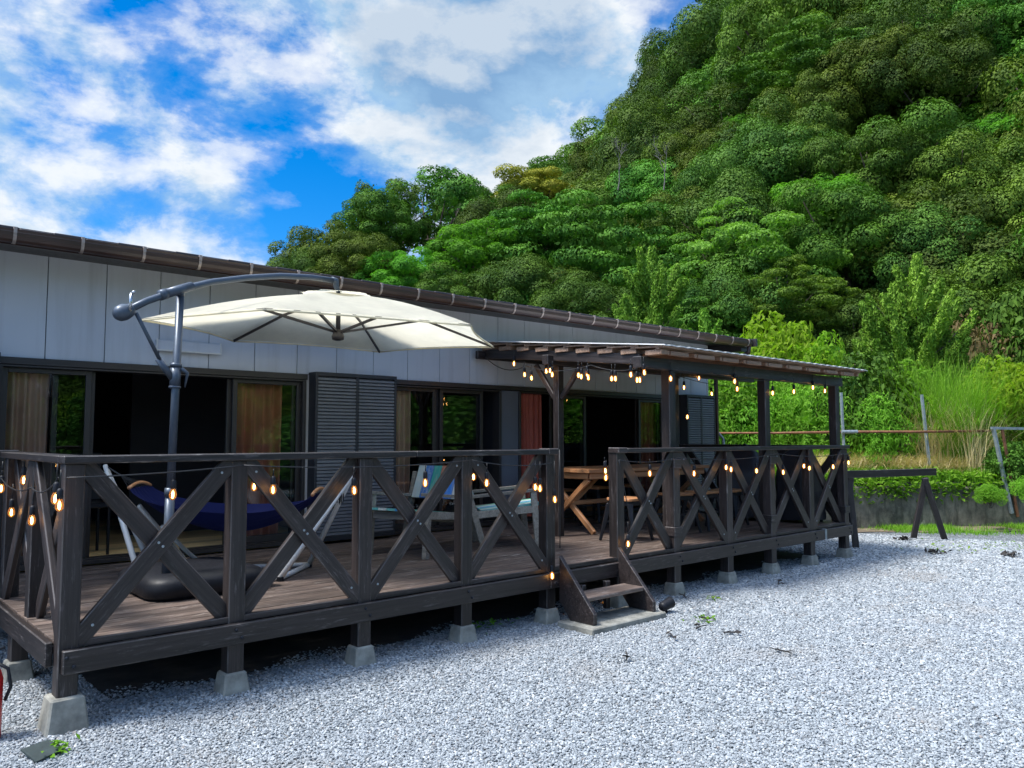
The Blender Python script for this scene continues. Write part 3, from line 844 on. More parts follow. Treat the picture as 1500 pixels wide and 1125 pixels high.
# ------------------------------------------------------------------ pergola
per = thing('timber_pergola', 'dark timber pergola with a lapped board roof over the dining end of the deck', 'pergola', (8.3, 6.1, DZ))
def build_pergola():
    def rz(y): return 2.392 + (y - 4.72) * 0.102        # underside of the boards
    fy, my, by = 4.935, 6.24, 7.40
    for x in (6.60, 8.43, 10.18):
        member('post', (x, fy, DZ), (x, fy, 2.222), 0.105, 0.105, M_WOOD, per, up=(0, 1, 0))
    for x in (6.33, 8.47):
        member('post', (x, my, DZ), (x, my, 2.34), 0.088, 0.088, M_WOOD, per, up=(0, 1, 0))
    member('beam', (6.10, fy, 2.28), (10.34, fy, 2.28), 0.105, 0.115, M_WOOD, per)
    member('beam', (6.12, my, 2.40), (10.34, my, 2.40), 0.09, 0.11, M_WOOD, per)
    member('beam', (6.10, by, 2.545), (10.40, by, 2.545), 0.05, 0.10, M_WOOD, per)
    sx = 6.235
    member('beam', (sx, 4.992, rz(4.99) - 0.098), (sx, 7.37, rz(7.37) - 0.098), 0.06, 0.11, M_WOOD, per)
    # knee braces at the left middle post
    for s in (-1, 1):
        member('brace', (6.33, my + s * 0.05, 1.98), (6.33, my + s * 0.36, 2.36 + s * 0.02), 0.045, 0.055, M_WOOD, per)
    n = 10
    for k in range(n):
        x = 6.30 + k * 0.455
        member('rafter', (x, 4.70, rz(4.70) - 0.021), (x, 7.45, rz(7.45) - 0.021), 0.042, 0.042, M_ROOFB, per)
    # lapped boards, each resting on the one below
    NB = 9; dy = (7.47 - 4.66) / NB
    rb = MB()
    for k in range(NB):
        y0 = 4.66 + k * dy; y1 = y0 + dy + 0.05
        z0, z1 = rz(y0) + 0.024, rz(y1) + 0.002
        for (a, b) in ((6.17, 8.6), (8.603, 10.50)):
            rb.add([(a, y0, z0), (b, y0, z0), (b, y1, z1), (a, y1, z1), (a, y0, z0 + 0.018), (b, y0, z0 + 0.018), (b, y1, z1 + 0.016), (a, y1, z1 + 0.016)],
                   [(0, 3, 2, 1), (4, 5, 6, 7), (0, 1, 5, 4), (1, 2, 6, 5), (2, 3, 7, 6), (3, 0, 4, 7)])
    rb.build('roof_boards', M_ROOFB, per, bevel=0.002)
    ct = MB()
    for k in range(NB):
        y0 = 4.66 + k * dy
        ct.box(6.172, 10.495, y0 + 0.055, y0 + 0.10, rz(y0 + 0.08) + 0.0015, rz(y0 + 0.08) + 0.018)
    ct.build('batten', M_ROOFB, per)
    for k in range(NB):                                  # batten ends showing along the left edge
        y0 = 4.70 + k * dy
        m = MB(); m.box(6.185, 6.276, y0, y0 + 0.20, rz(y0 + 0.1) - 0.052, rz(y0 + 0.1) - 0.004); m.build('batten_end', M_ROOFB, per, bevel=0.003)
    for k in range(9):                                   # blocking between the rafter tails
        x = 6.30 + k * 0.455
        m = MB(); m.box(x + 0.025, x + 0.32, 4.69, 4.73, rz(4.70) - 0.045, rz(4.70) - 0.003); m.build('blocking', M_ROOFB, per, bevel=0.003)
    sh = MB()                                            # thin pale sheet laid over the boards
    def S(u, v):
        x = 6.15 + 4.38 * u; y = 4.63 + 2.85 * v
        return (x, y, rz(y) + 0.052 + 0.004 * math.sin(x * 2 * math.pi / 0.16))
    sh.grid(S, 200, 6)
    sh.build('roof_sheet', plain('pale_roof_sheet', (0.74, 0.72, 0.69), 0.45, 0.0, 0.12, 2), per, solid=0.010, smooth=False)
build_pergola()

# ------------------------------------------------------------------ string lights
def _bulb_meshes():
    g = MB(); prof = [(0.010, -0.040), (0.0125, -0.047), (0.0185, -0.062), (0.021, -0.077), (0.019, -0.091), (0.012, -0.102), (0.003, -0.107)]
    g.lathe(prof, 14)
    s = MB(); s.lathe([(0.004, 0.012), (0.0125, 0.006), (0.0155, -0.004), (0.0165, -0.034), (0.0145, -0.044)], 12)
    s.tube([(0, 0, 0.012), (0, 0, 0.045)], 0.0035, 6)
    f = MB(); f.lathe([(0.0015, -0.054), (0.006, -0.062), (0.0072, -0.078), (0.006, -0.092), (0.0015, -0.098)], 10)
    return g.mesh('bulb', M_BULB, smooth=True), s.mesh('socket', M_BLACKP, smooth=True), f.mesh('filament', M_FIL, smooth=True)
BULB_ME, SOCK_ME, FIL_ME = _bulb_meshes()
_br = random.Random(8)
def string_lights(name, label, wire_pts, bulbs, loc):
    """a cord with sockets and bulbs; bulbs: (point of the bulb's glow centre, drop from the cord)"""
    t = thing(name, label, 'string lights', loc)
    m = MB()
    for pts in wire_pts: m.tube(pts, 0.0045, 6)
    for c, drop in bulbs:
        c = Vector(c); top = c + Vector((0, 0, 0.078 + 0.045))
        if drop > 0.002: m.tube([top - Vector((0, 0, 0.01)), top + Vector((0.002, 0, drop))], 0.0035, 6)
    m.build('cord', M_WIRE, t, smooth=True)
    for c, drop in bulbs:
        rot = Matrix.Rotation(_br.uniform(-0.06, 0.06), 4, 'X') @ Matrix.Rotation(_br.uniform(-0.06, 0.06), 4, 'Y')
        b = link('bulb', BULB_ME, t, True, Matrix.Translation(Vector(c) + Vector((0, 0, 0.078))) @ rot)
        link('socket', SOCK_ME, b, False); link('filament', FIL_ME, b, False)
    return t
def sag(p, q, s, n=10):
    p = Vector(p); q = Vector(q)
    return [p.lerp(q, i / n) - Vector((0, 0, s * 4 * (i / n) * (1 - i / n))) for i in range(n + 1)]

Yw = 4.715
# left railing, front
px_l = [(254, 725), (400, 718), (518, 719), (623, 708), (713, 708), (784, 714), (791, 716), (812, 732), (808, 844)]
b = []
for (x, y) in px_l:
    c = at_y(x, y, Yw - 0.012)
    b.append((c, max(0.0, 1.345 - c.z - 0.123) if y < 800 else 0.10))
c = at_y(373, 713, 4.95); b.append((c, 0.1)); c = at_y(693, 699, 5.0); b.append((c, 0.1))
w = [sag((1.075, Yw - 0.03, 1.33), (2.05, Yw, 1.372), 0.01), sag((2.05, Yw, 1.372), (3.845, Yw, 1.370), 0.03), sag((3.845, Yw, 1.370), (4.70, Yw, 1.33), 0.03),
     sag((4.70, Yw, 1.33), (4.80, Yw + 0.03, 1.22), 0.02), [(4.795, Yw, 1.44), (4.80, Yw, 1.0), (4.795, Yw, 0.62)]]
string_lights('string_lights', 'string of amber bulbs under the handrail left of the steps', w, b, (2.9, Yw, 1.35))
# left side railing
b = []
for (x, y, X) in [(82, 731, 1.03), (87, 741, 1.02), (17, 751, 1.06), (47, 763, 1.05), (35, 704, 1.12), (2, 716, 1.05)]:
    c = at_x(x, y, X); b.append((c, 0.06))
w = [sag((1.05, 4.74, 1.33), (1.045, 5.35, 1.25), 0.05), sag((1.045, 5.35, 1.25), (1.045, 6.5, 1.33), 0.07)]
string_lights('string_lights', 'short string of amber bulbs on the side railing at the far left end', w, b, (1.05, 5.4, 1.3))
# right railing
px_r = [(886, 690), (888, 700), (952, 694), (1017, 694), (1064, 685), (1071, 688), (1108, 690), (1147, 692), (1178, 683), (1186, 686), (1220, 684), (1243, 678)]
b = []
for (x, y) in px_r:
    c = at_y(x, y, Yw - 0.012); b.append((c, max(0.0, 1.34 - c.z - 0.123)))
c = at_y(920, 797, Yw - 0.01); b.append((c, 0.08))
w = [sag((5.56, Yw, 1.34), (6.45, Yw, 1.345), 0.03), sag((6.45, Yw, 1.345), (8.31, Yw, 1.36), 0.04), sag((8.31, Yw, 1.36), (10.17, Yw, 1.35), 0.04), sag((5.56, Yw, 1.34), (5.72, Yw, 0.75), 0.0)]
string_lights('string_lights', 'string of amber bulbs under the handrail right of the steps', w, b, (7.8, Yw, 1.35))
# pergola
px_p = [(753, 533), (768, 549), (778, 554), (800, 544), (806, 543), (809, 549), (847, 550), (852, 552), (860, 548), (861, 553), (896, 555), (901, 555), (933, 557), (937, 557)]
b = [(at_x(x, y, 6.17), 0.03) for x, y in px_p]
b += [(at_y(924, 549, 4.86), 0.03), (at_y(943, 546, 4.86), 0.03), (at_y(982, 555, 4.87), 0.05)]
b += [(at_y(x, y, 6.17), 0.05) for x, y in ((1002, 568), (1007, 611), (1024, 554), (1042, 577))]
b += [(at_y(x, y, 4.87), 0.04) for x, y in ((1076, 559), (1080, 570), (1132, 576), (1163, 574), (1191, 568), (1209, 573))]
w = [sag((6.17, 7.3, 2.50), (6.17, 6.6, 2.36), 0.09), sag((6.17, 6.6, 2.36), (6.17, 5.6, 2.30), 0.06), sag((6.17, 5.6, 2.30), (6.17, 4.87, 2.24), 0.05),
     sag((6.17, 4.87, 2.24), (7.3, 4.87, 2.235), 0.03), sag((7.3, 4.87, 2.235), (8.8, 4.87, 2.235), 0.04), sag((8.8, 4.87, 2.235), (10.3, 4.87, 2.24), 0.04),
     sag((6.9, 4.99, 2.24), (8.47, 6.17, 2.34), 0.05), sag((8.47, 6.17, 2.34), (10.3, 6.17, 2.30), 0.06)]
string_lights('string_lights', 'string of amber bulbs hanging from the pergola beams over the dining table', w, b, (8.2, 4.9, 2.3))
# two bulbs low behind the steps
for (x, y, Y, lab) in ((886, 884, 4.98, 'single glowing amber bulb low under the middle of the steps'), (826, 904, 4.93, 'single glowing amber bulb on the gravel beside the left side board of the steps')):
    c = at_y(x, y, Y)
    t = thing('ground_bulb', lab, 'bulb', (c.x, c.y, max(c.z - 0.11, 0.0)))
    m = MB(); m.tube([(c.x + 0.02, c.y + 0.1, 0.006), (c.x, c.y, max(0.012, c.z - 0.1))], 0.005, 6); m.build('cord', M_WIRE, t)
    bo = link('glass', BULB_ME, t, True, Matrix.Translation(c) @ Matrix.Rotation(R(160), 4, 'X') @ Matrix.Translation((0, 0, 0.078)))
    link('socket', SOCK_ME, bo, False); link('filament', FIL_ME, bo, False)

# ------------------------------------------------------------------ parasol
def build_parasol():
    px, py = 1.95, 5.66
    t = thing('cantilever_parasol', 'large cream cantilever parasol with curved grey arm on a black weighted base', 'parasol', (px, py, DZ))
    cx, cy, ze = 3.47, 6.10, 2.448
    apex = Vector((cx, cy, 2.80)); hub = Vector((cx, cy, 2.43))
    # base: moulded tank of rounded plan
    m = MB(); bx, by, hs = 2.19, 5.89, 0.42
    rings = []
    def ring(s, z, cut):
        pts = []
        for sx, sy in ((1, 1), (-1, 1), (-1, -1), (1, -1)):
            a0 = math.atan2(sy, sx) - math.pi / 4
            for k in range(5):
                a = a0 + math.pi / 2 * k / 4
                pts.append((bx + sx * (s - cut) + cut * math.cos(a), by + sy * (s - cut) + cut * math.sin(a), z))
        return pts
    R_ = [ring(hs - 0.03, DZ + 0.001, 0.14), ring(hs, DZ + 0.03, 0.16), ring(hs, DZ + 0.11, 0.16), ring(hs - 0.03, DZ + 0.145, 0.15), ring(hs - 0.11, DZ + 0.165, 0.1), ring(hs - 0.2, DZ + 0.168, 0.06)]
    n = len(R_[0])
    for q in R_: m.v += q
    for i in range(len(R_) - 1):
        m.f += [(i * n + k, i * n + (k + 1) % n, (i + 1) * n + (k + 1) % n, (i + 1) * n + k) for k in range(n)]
    m.f += [tuple(range(n - 1, -1, -1)), tuple((len(R_) - 1) * n + k for k in range(n))]
    base = m.build('base', M_BLACKP, t, smooth=True)
    wv = at_z(362, 848, DZ + 0.07)
    m = MB(); m.lathe([(0.055, -0.03), (0.07, -0.025), (0.07, 0.025), (0.055, 0.03)], 16, c=(bx + hs + 0.025, by - 0.28, DZ + 0.072), M=Matrix.Rotation(R(90), 3, 'Y'))
    m.build('wheel', M_BLACKP, base, smooth=True)
    # pole
    top = at_y(264, 432, 5.70); low = Vector((px - 0.02, py, DZ + 0.16))
    m = MB(); m.tube([low, low.lerp(top, 0.28)], 0.032, 14); m.tube([low.lerp(top, 0.27), low.lerp(top, 0.30)], 0.038, 14); m.tube([low.lerp(top, 0.29), top], 0.027, 14)
    pole = m.build('pole', M_POLE, t, smooth=True)
    j = at_y(257, 548, 5.69)
    d = (top - low).normalized()
    m = MB(); m.tube([j - d * 0.09, j + d * 0.05], 0.036, 14); m.tube([j + d * 0.05, j + d * 0.075], 0.040, 14); m.tube([j - d * 0.10, j - d * 0.085], 0.040, 14)
    m.tube([j + Vector((0.03, -0.02, 0.04)), j + Vector((0.075, -0.02, 0.01)), j + Vector((0.06, -0.02, -0.09))], [0.016, 0.014, 0.006], 8)
    m.build('locking_sleeve', M_POLE, pole, smooth=True)
    # curved arm
    hd = Vector((cx - px, cy - py, 0)).normalized()
    arm_px = [(182, 457), (215, 441), (264, 424), (310, 413), (360, 407), (410, 404), (455, 406), (490, 411)]
    pts = []
    for (x, y) in arm_px:
        dr = ray_dir(x, y)                   # stays in the vertical plane through pole and hub
        nrm = Vector((-hd.y, hd.x, 0)); k = (Vector((px, py, 0)) - CAM).dot(nrm) / dr.dot(nrm)
        pts.append(CAM + dr * k)
    m = MB(); m.tube(pts, 0.024, 14); m.build('arm', M_POLE, t, smooth=True)
    m = MB(); i = 2; dd = (pts[3] - pts[1]).normalized()
    m.tube([pts[2] - dd * 0.12, pts[2] + dd * 0.10], 0.033, 14); m.tube([pts[2] - dd * 0.17, pts[2] - dd * 0.12], 0.037, 14)
    m.tube([pts[2], top], 0.03, 10)
    m.build('arm_clamp', M_POLE, t, smooth=True)
    # crank housing at the low end
    e = pts[0]; m = MB()
    Mx = (-dd).to_track_quat('Z', 'Y').to_matrix()
    m.lathe([(0.034, -0.06), (0.045, -0.04), (0.056, 0.0), (0.052, 0.04), (0.034, 0.065), (0.01, 0.075)], 16, c=e, M=Mx)
    cr = m.build('crank_housing', M_POLE, t, smooth=True)
    m = MB(); q = e + dd * 0.02 + Vector((0.0, -0.055, 0.0))
    m.tube([q + Vector((0, 0.03, 0)), q], 0.014, 10); m.tube([q, q + Vector((0.008, -0.005, 0.115))], 0.011, 8); m.tube([q + Vector((0.008, 0, 0.112)), q + Vector((0.008, -0.06, 0.114))], 0.009, 8)
    m.build('crank_handle', M_CHROME, cr, smooth=True)
    m = MB(); m.tube([e + dd * 0.09 - Vector((0, 0, 0.03)), j + d * 0.0 + Vector((-0.09, 0, 0.06))], 0.013, 10); m.tube([j + Vector((-0.12, 0, 0.10)), j + Vector((-0.02, 0, -0.03))], 0.024, 10)
    m.build('strut', M_POLE, t, smooth=True)
    m = MB(); tip = pts[-1]
    m.tube([tip - hd * 0.03, tip + hd * 0.015, tip + hd * 0.02 - Vector((0, 0, 0.04)), apex + Vector((0, 0, 0.0))], [0.03, 0.03, 0.026, 0.018], 12)
    m.build('arm_end', M_POLE, t, smooth=True)
    # canopy: six panels, sagging a little between the ribs
    cor_px = [(208, 467), (342, 498), (556, 514), (723, 507), (690, 475), (388, 451)]
    cor = [at_z(x, y, z) for (x, y), z in zip(cor_px, (2.45, 2.448, 2.447, 2.446, 2.447, 2.449))]
    m = MB(); vsl = []; NS = 8
    for i in range(6):
        A, B = cor[i], cor[(i + 1) % 6]
        def P(u, v):
            e_ = A.lerp(B, u)
            inn = Vector((cx, cy, 0)) - e_; inn.z = 0
            e_ = e_ + inn.normalized() * 0.05 * 4 * u * (1 - u) + Vector((0, 0, 0.012 * 4 * u * (1 - u)))
            p = apex.lerp(e_, v)
            p.z += 0.05 * math.sin(math.pi * v) - 0.03 * math.sin(math.pi * v) * 4 * u * (1 - u)
            return tuple(p)
        m.grid(P, 8, NS)
    me = m.mesh('canopy', M_CANOPY, smooth=True)
    bm = bmesh.new(); bm.from_mesh(me); bmesh.ops.remove_doubles(bm, verts=bm.verts, dist=0.002); bmesh.ops.recalc_face_normals(bm, faces=bm.faces); bm.to_mesh(me); bm.free()
    can = link('canopy', me, t, True)
    m = MB()
    for i in range(6):
        A, B = cor[i], cor[(i + 1) % 6]
        def P(u, v):
            p = apex.lerp(A.lerp(B, u), 0.03 + 0.19 * v); p.z += 0.05 * math.sin(math.pi * 0.2 * v) + 0.022 + 0.006 * math.sin(u * 6.3 * 2)
            return tuple(p)
        m.grid(P, 6, 3)
    m.build('vent', M_CANOPY, can, smooth=True)
    m = MB()
    for i in range(6):
        A, B = cor[i], cor[(i + 1) % 6]
        pts_ = []
        for k in range(9):
            u = k / 8; e_ = A.lerp(B, u); inn = Vector((cx, cy, 0)) - e_; inn.z = 0
            pts_.append(e_ + inn.normalized() * 0.05 * 4 * u * (1 - u) + Vector((0, 0, 0.012 * 4 * u * (1 - u) - 0.012)))
        m.tube(pts_, 0.008, 6)
    m.build('hem', M_CANOPY, can, smooth=True)
    for i in range(6):
        m = MB(); p_ = [apex - Vector((0, 0, 0.03)), apex.lerp(cor[i], 0.5) + Vector((0, 0, 0.022)), cor[i] - Vector((0, 0, 0.012))]
        m.bar(p_[0], p_[1], 0.014, 0.02); m.bar(p_[1], p_[2], 0.014, 0.02)
        rib = m.build('rib', M_TRIM, t)
        m = MB(); m.bar(hub + Vector((0, 0, 0.02)), apex.lerp(cor[i], 0.5) + Vector((0, 0, 0.005)), 0.02, 0.02); m.build('stretcher', M_TRIM, rib)
    m = MB(); m.tube([apex, hub], 0.02, 12); m.lathe([(0.02, -0.05), (0.05, -0.04), (0.055, -0.01), (0.04, 0.03), (0.022, 0.05)], 14, c=hub)
    m.build('hub', M_TRIM, t, smooth=True)
build_parasol()

# ------------------------------------------------------------------ hammock and its stand
HA = Vector((1.83, 6.98)); HB = Vector((3.36, 5.62))
def build_hammock():
    ax = (HB - HA).normalized(); pr = Vector((-ax.y, ax.x))          # pr points towards the house and right
    def P3(a, s, z):
        base = HA.lerp(HB, a) + pr * s
        return Vector((base.x, base.y, z))
    apA = at_y(154, 682, HA.y); apB = at_y(518, 693, HB.y)
    st = thing('hammock_stand', 'white tubular steel hammock stand on the deck beside the parasol base', 'hammock stand', ((HA.x + HB.x) / 2, (HA.y + HB.y) / 2, DZ))
    z0 = DZ + 0.022
    fA1 = at_z(224, 836, z0); fA2 = at_z(206, 852, z0); fB1 = at_z(410, 847, z0); fB2 = at_z(452, 827, z0)
    for nm, p, q in (('leg', apA, fA1), ('leg', apA, fA2), ('leg', apB, fB1), ('leg', apB, fB2)):
        m = MB(); m.tube([p, p.lerp(q, 0.5), q], [0.018, 0.021, 0.023], 10); leg = m.build(nm, M_WHITE, st, smooth=True)
        m = MB(); m.tube([q + Vector((0, 0, 0.012)), q - Vector((0, 0, 0.021))], 0.03, 8); m.build('foot_cap', M_BLACKP, leg)
    for p, q in ((fA1, fB2), (fA2, fB1), (fB1, fB2)):
        m = MB(); m.tube([p, q], 0.02, 10); m.build('base_rail', M_WHITE, st, smooth=True)
    k1 = at_y(204, 741, 6.72); k2 = at_z(272, 821, z0 + 0.01); k3 = at_y(237, 771, 6.6); k4 = at_z(300, 824, z0 + 0.01)
    m = MB(); m.tube([k1, k2], 0.018, 8); m.build('brace', M_WHITE, st, smooth=True)
    m = MB(); m.tube([k3, k3.lerp(k4, 0.5) - Vector((0, 0, 0.03)), k3.lerp(k4, 0.8) - Vector((0, 0, 0.035)), k4], 0.018, 8); m.build('brace', M_WHITE, st, smooth=True)
    # hammock
    hm = thing('hammock', 'royal blue cloth hammock with a wooden spreader bar slung in the white stand', 'hammock', ((HA.x + HB.x) / 2, (HA.y + HB.y) / 2, 0.86))
    LA = at_y(205, 713, 6.72); LB = at_y(468, 722, 5.80)
    def barpts(c, w): return Vector((c.x - pr.x * w, c.y - pr.y * w, c.z)), Vector((c.x + pr.x * w, c.y + pr.y * w, c.z))
    W = 0.34
    a0, a1 = barpts(LA, W * 0.55); b0, b1 = barpts(LB, W * 0.7)
    zmid = at_y(335, 783, 6.2).z
    m = MB()
    def P(u, v):
        p = a0.lerp(a1, v).lerp(b0.lerp(b1, v), u)
        wide = 4 * u * (1 - u)
        c = (v - 0.5)
        p += Vector((pr.x, pr.y, 0)) * c * 0.36 * wide
        dz = (min(LA.z, LB.z) - zmid) * wide ** 0.8
        side = 0.17 * wide * (4 * c * c)
        p.z = p.z - dz + side + 0.006 * math.sin(v * 46) * (1.2 - wide) + 0.01 * wide * math.sin(v * 17 + u * 5)
        return tuple(p)
    m.grid(P, 48, 30)
    me = m.mesh('hammock_bed', M_HAMM, smooth=True, fixn=False)
    link('hammock_bed', me, hm, True)
    for (p, q, ap) in ((a0, a1, apA), (b0, b1, apB)):
        m = MB(); n = 8; m.tube([p.lerp(q, k / n) + Vector((0, 0, 0.035 * (4 * (k / n) * (1 - k / n)))) for k in range(n + 1)], 0.014, 8); m.build('spreader_bar', M_TEAK, hm, smooth=True)
        m = MB(); knot = p.lerp(q, 0.5).lerp(ap, 0.55)
        for k in range(7): m.tube([p.lerp(q, k / 6), knot], 0.003, 5)
        m.tube([knot, ap], 0.006, 6)
        m.build('cord', M_WIRE, hm)
    m = MB(); 
    rr = random.Random(2)
    for k in range(26):
        c = b0.lerp(b1, rr.uniform(0.2, 1.0)).lerp(apB, rr.uniform(0.3, 0.7)); m.tube([c, c + Vector((rr.uniform(-.02, .02), rr.uniform(-.02, .02), -rr.uniform(0.08, 0.2)))], 0.004, 5)
    m.build('tassel', M_WIRE, hm)
build_hammock()

# ------------------------------------------------------------------ lounge chairs of painted planks
def plank_mat(name, cols):
    m, t, b, o = new_mat(name)
    g = t.node('ShaderNodeNewGeometry'); tc = t.node('ShaderNodeTexCoord'); v = tc.outputs['Object']
    n = len(cols)
    sep = t.node('ShaderNodeSeparateXYZ'); t.link(v, sep.inputs[0])
    at = t.node('ShaderNodeAttribute'); at.attribute_name = 'plank'
    c = t.ramp(at.outputs['Fac'], [((i) / n, cc) for i, cc in enumerate(cols)], 'CONSTANT')
    s = t.noise(t.mapping(v, (30, 4, 4)), 1.0, 5, 0.65)
    s2 = t.noise(v, 9, 5, 0.7)
    c = t.mix(t.math('MULTIPLY', t.ramp(s, [(0.5, 0), (0.68, 1)]), 0.6), c, (0.36, 0.33, 0.28))
    c = t.mix(t.math('MULTIPLY', t.ramp(s2, [(0.55, 0), (0.7, 1)]), 0.5), c, (0.55, 0.53, 0.48))
    t.link(c, b.inputs['Base Color']); b.inputs['Roughness'].default_value = 0.6
    bump(t, b, s, 0.3, 0.002)
    return m
M_PLK_A = plank_mat('painted_planks_back', [(0.36, 0.43, 0.43), (0.03, 0.13, 0.36), (0.02, 0.25, 0.22), (0.30, 0.10, 0.06), (0.02, 0.17, 0.55), (0.5, 0.5, 0.48)])
M_PLK_S = plank_mat('painted_planks_seat', [(0.10, 0.42, 0.40), (0.62, 0.66, 0.62), (0.16, 0.50, 0.45), (0.06, 0.30, 0.52), (0.55, 0.60, 0.55), (0.10, 0.36, 0.26)])
def planks(n, w, L, th, gap=0.004):
    """planks side by side along x, each running along y; returns a mesh builder and the plank index per face"""
    m = MB(); idx = []
    for k in range(n):
        x0 = -w / 2 + k * w / n
        m.box(x0 + gap / 2, x0 + w / n - gap / 2, 0, L, -th / 2, th / 2); idx += [(k + 0.5) / n] * 6
    return m, idx
def lounge_chair(label, loc, rz):
    """local frame: faces -y, seat between two armed side frames"""
    t = thing('lounge_chair', label, 'chair', (0, 0, 0), 0)
    def add(nm, m, mat, idx=None, M=None, bevel=0.003):
        me = m.mesh(nm, mat, 0 if idx else bevel, fixn=not idx)
        if idx:
            at = me.attributes.new('plank', 'FLOAT', 'FACE'); at.data.foreach_set('value', idx)
        o = bpy.data.objects.new(nm, me); COL.objects.link(o); o.parent = t
        if M is not None: o.matrix_basis = M
        return o
    w = 0.58
    m, idx = planks(6, w - 0.02, 0.60, 0.022)
    add('seat', m, M_PLK_S, idx, Matrix.Translation((0, -0.34, 0.43)) @ Matrix.Rotation(R(-7), 4, 'X'))
    m, idx = planks(6, w - 0.02, 0.34, 0.022)
    add('backrest', m, M_PLK_A, idx, Matrix.Translation((0, 0.33, 0.49)) @ Matrix.Rotation(R(66), 4, 'X'))
    for s in (-1, 1):
        x = s * (w / 2 + 0.025)
        m = MB(); m.bar((x, -0.30, 0), (x, -0.25, 0.56), 0.045, 0.06, up=(0, 1, 0)); add('leg', m, M_GREYW)
        m = MB(); m.bar((x, 0.24, 0), (x, 0.45, 0.74), 0.045, 0.06, up=(0, 1, 0)); add('leg', m, M_GREYW)
        m = MB(); m.bar((x, -0.33, 0.575), (x, 0.42, 0.505), 0.07, 0.03); add('armrest', m, M_GREYW)
        m = MB(); m.bar((x, -0.28, 0.385), (x, 0.33, 0.33), 0.035, 0.07); add('side_rail', m, M_GREYW)
    m = MB(); m.bar((-w / 2, -0.27, 0.37), (w / 2, -0.27, 0.37), 0.025, 0.07); add('cross_rail', m, M_GREYW)
    m = MB(); m.bar((-w / 2, 0.31, 0.30), (w / 2, 0.31, 0.30), 0.025, 0.07); add('cross_rail', m, M_GREYW)
    t.matrix_basis = Matrix.LocRotScale(Vector(loc), Euler((0, 0, rz)), None)
    return t
ch = lounge_chair('low lounge chair of blue and teal painted planks facing the hammock', (4.42, 6.26, DZ), R(-70))
dup(ch, (5.42, 6.14, DZ), R(58), 'low lounge chair of white and turquoise planks beside the railing end nearest the dining table')
for o_ in (ch,): pass

# ------------------------------------------------------------------ dining table, stools, grills
tb = thing('dining_table', 'long teak dining table with crossed legs under the pergola', 'table', (7.75, 6.42, DZ))
def build_table():
    x0, x1, y0, y1, zt = 6.60, 8.93, 6.03, 6.85, DZ + 0.73
    for k in range(8):
        yy0 = y0 + (y1 - y0) * k / 8
        member('top_board', (x0, yy0 + 0.051, zt - 0.02), (x1, yy0 + 0.051, zt - 0.02), 0.0995, 0.04, M_TEAK, tb, bevel=0.003)
    for y in (y0 + 0.05, y1 - 0.05): member('apron', (x0 + 0.06, y, zt - 0.078), (x1 - 0.06, y, zt - 0.078), 0.025, 0.07, M_TEAK, tb)
    for x in (x0 + 0.05, x1 - 0.05): member('apron', (x, y0 + 0.064, zt - 0.078), (x, y1 - 0.064, zt - 0.078), 0.025, 0.07, M_TEAK, tb)
    for x in (6.70, 8.80):
        for s in (-1, 1):
            yc = (y0 + y1) / 2
            member('leg', (x + s * 0.022, yc - s * 0.37, DZ + 0.012), (x + s * 0.022, yc + s * 0.33, zt - 0.115), 0.042, 0.06, M_TEAK, tb)
    member('stretcher', (6.72, (y0 + y1) / 2, DZ + 0.33), (8.78, (y0 + y1) / 2, DZ + 0.33), 0.05, 0.05, M_TEAK, tb)
    for s in (-1, 1):
        member('brace', (7.75 + s * 0.95, (y0 + y1) / 2, DZ + 0.35), (7.75 + s * 0.45, (y0 + y1) / 2, zt - 0.05), 0.035, 0.045, M_TEAK, tb)
build_table()
def stool(label, loc, rz):
    t = thing('metal_stool', label, 'stool', (0, 0, 0), 0, 'stools around the dining table')
    def add(nm, m, mat, **k):
        me = m.mesh(nm, mat, **k); o = bpy.data.objects.new(nm, me); COL.objects.link(o); o.parent = t; return o
    h = 0.45; s = 0.155
    m = MB(); pts = []
    for sx, sy in ((1, 1), (-1, 1), (-1, -1), (1, -1)):
        a0 = math.atan2(sy, sx) - math.pi / 4
        for k in range(4):
            a = a0 + math.pi / 2 * k / 3; pts.append((sx * (s - 0.05) + 0.06 * math.cos(a), sy * (s - 0.05) + 0.06 * math.sin(a)))
    m.prism(pts, h - 0.028, h, 'z'); add('seat', m, M_TEAK, bevel=0.004)
    m = MB(); m.prism([(x * 0.94, y * 0.94) for x, y in pts], h - 0.075, h - 0.029, 'z'); add('seat_frame', m, M_BLACKM, bevel=0.003)
    for sx in (-1, 1):
        for sy in (-1, 1):
            m = MB(); m.bar((sx * 0.13, sy * 0.13, h - 0.06), (sx * 0.20, sy * 0.20, 0.0), 0.055, 0.055, up=(sx, -sy, 0), w1=0.028, h1=0.028); add('leg', m, M_BLACKM, bevel=0.006)
    for sx, sy in ((1, 0), (0, 1)):
        m = MB(); q = 0.168
        m.bar((sx * q + sy * -q, sx * q + sy * q, 0.2), (-sx * q + sy * q, -sx * q - sy * q, 0.2), 0.012, 0.02); add('stretcher', m, M_BLACKM)
    t.matrix_basis = Matrix.LocRotScale(Vector(loc), Euler((0, 0, rz)), None)
    return t
s0 = stool('black metal stool with wooden seat nearest the railing end beside the steps', (6.62, 5.52, DZ), R(8))
dup(s0, (7.62, 5.62, DZ), R(-10), 'black metal stool with wooden seat at the railing side of the table middle')
dup(s0, (8.12, 5.60, DZ), R(5), 'black metal stool with wooden seat third along the railing side of the table')
dup(s0, (8.62, 5.58, DZ), R(14), 'black metal stool with wooden seat at the railing side near the covered grill')
dup(s0, (7.12, 7.02, DZ), R(-6), 'black metal stool with wooden seat on the house side nearest the table crossed legs')
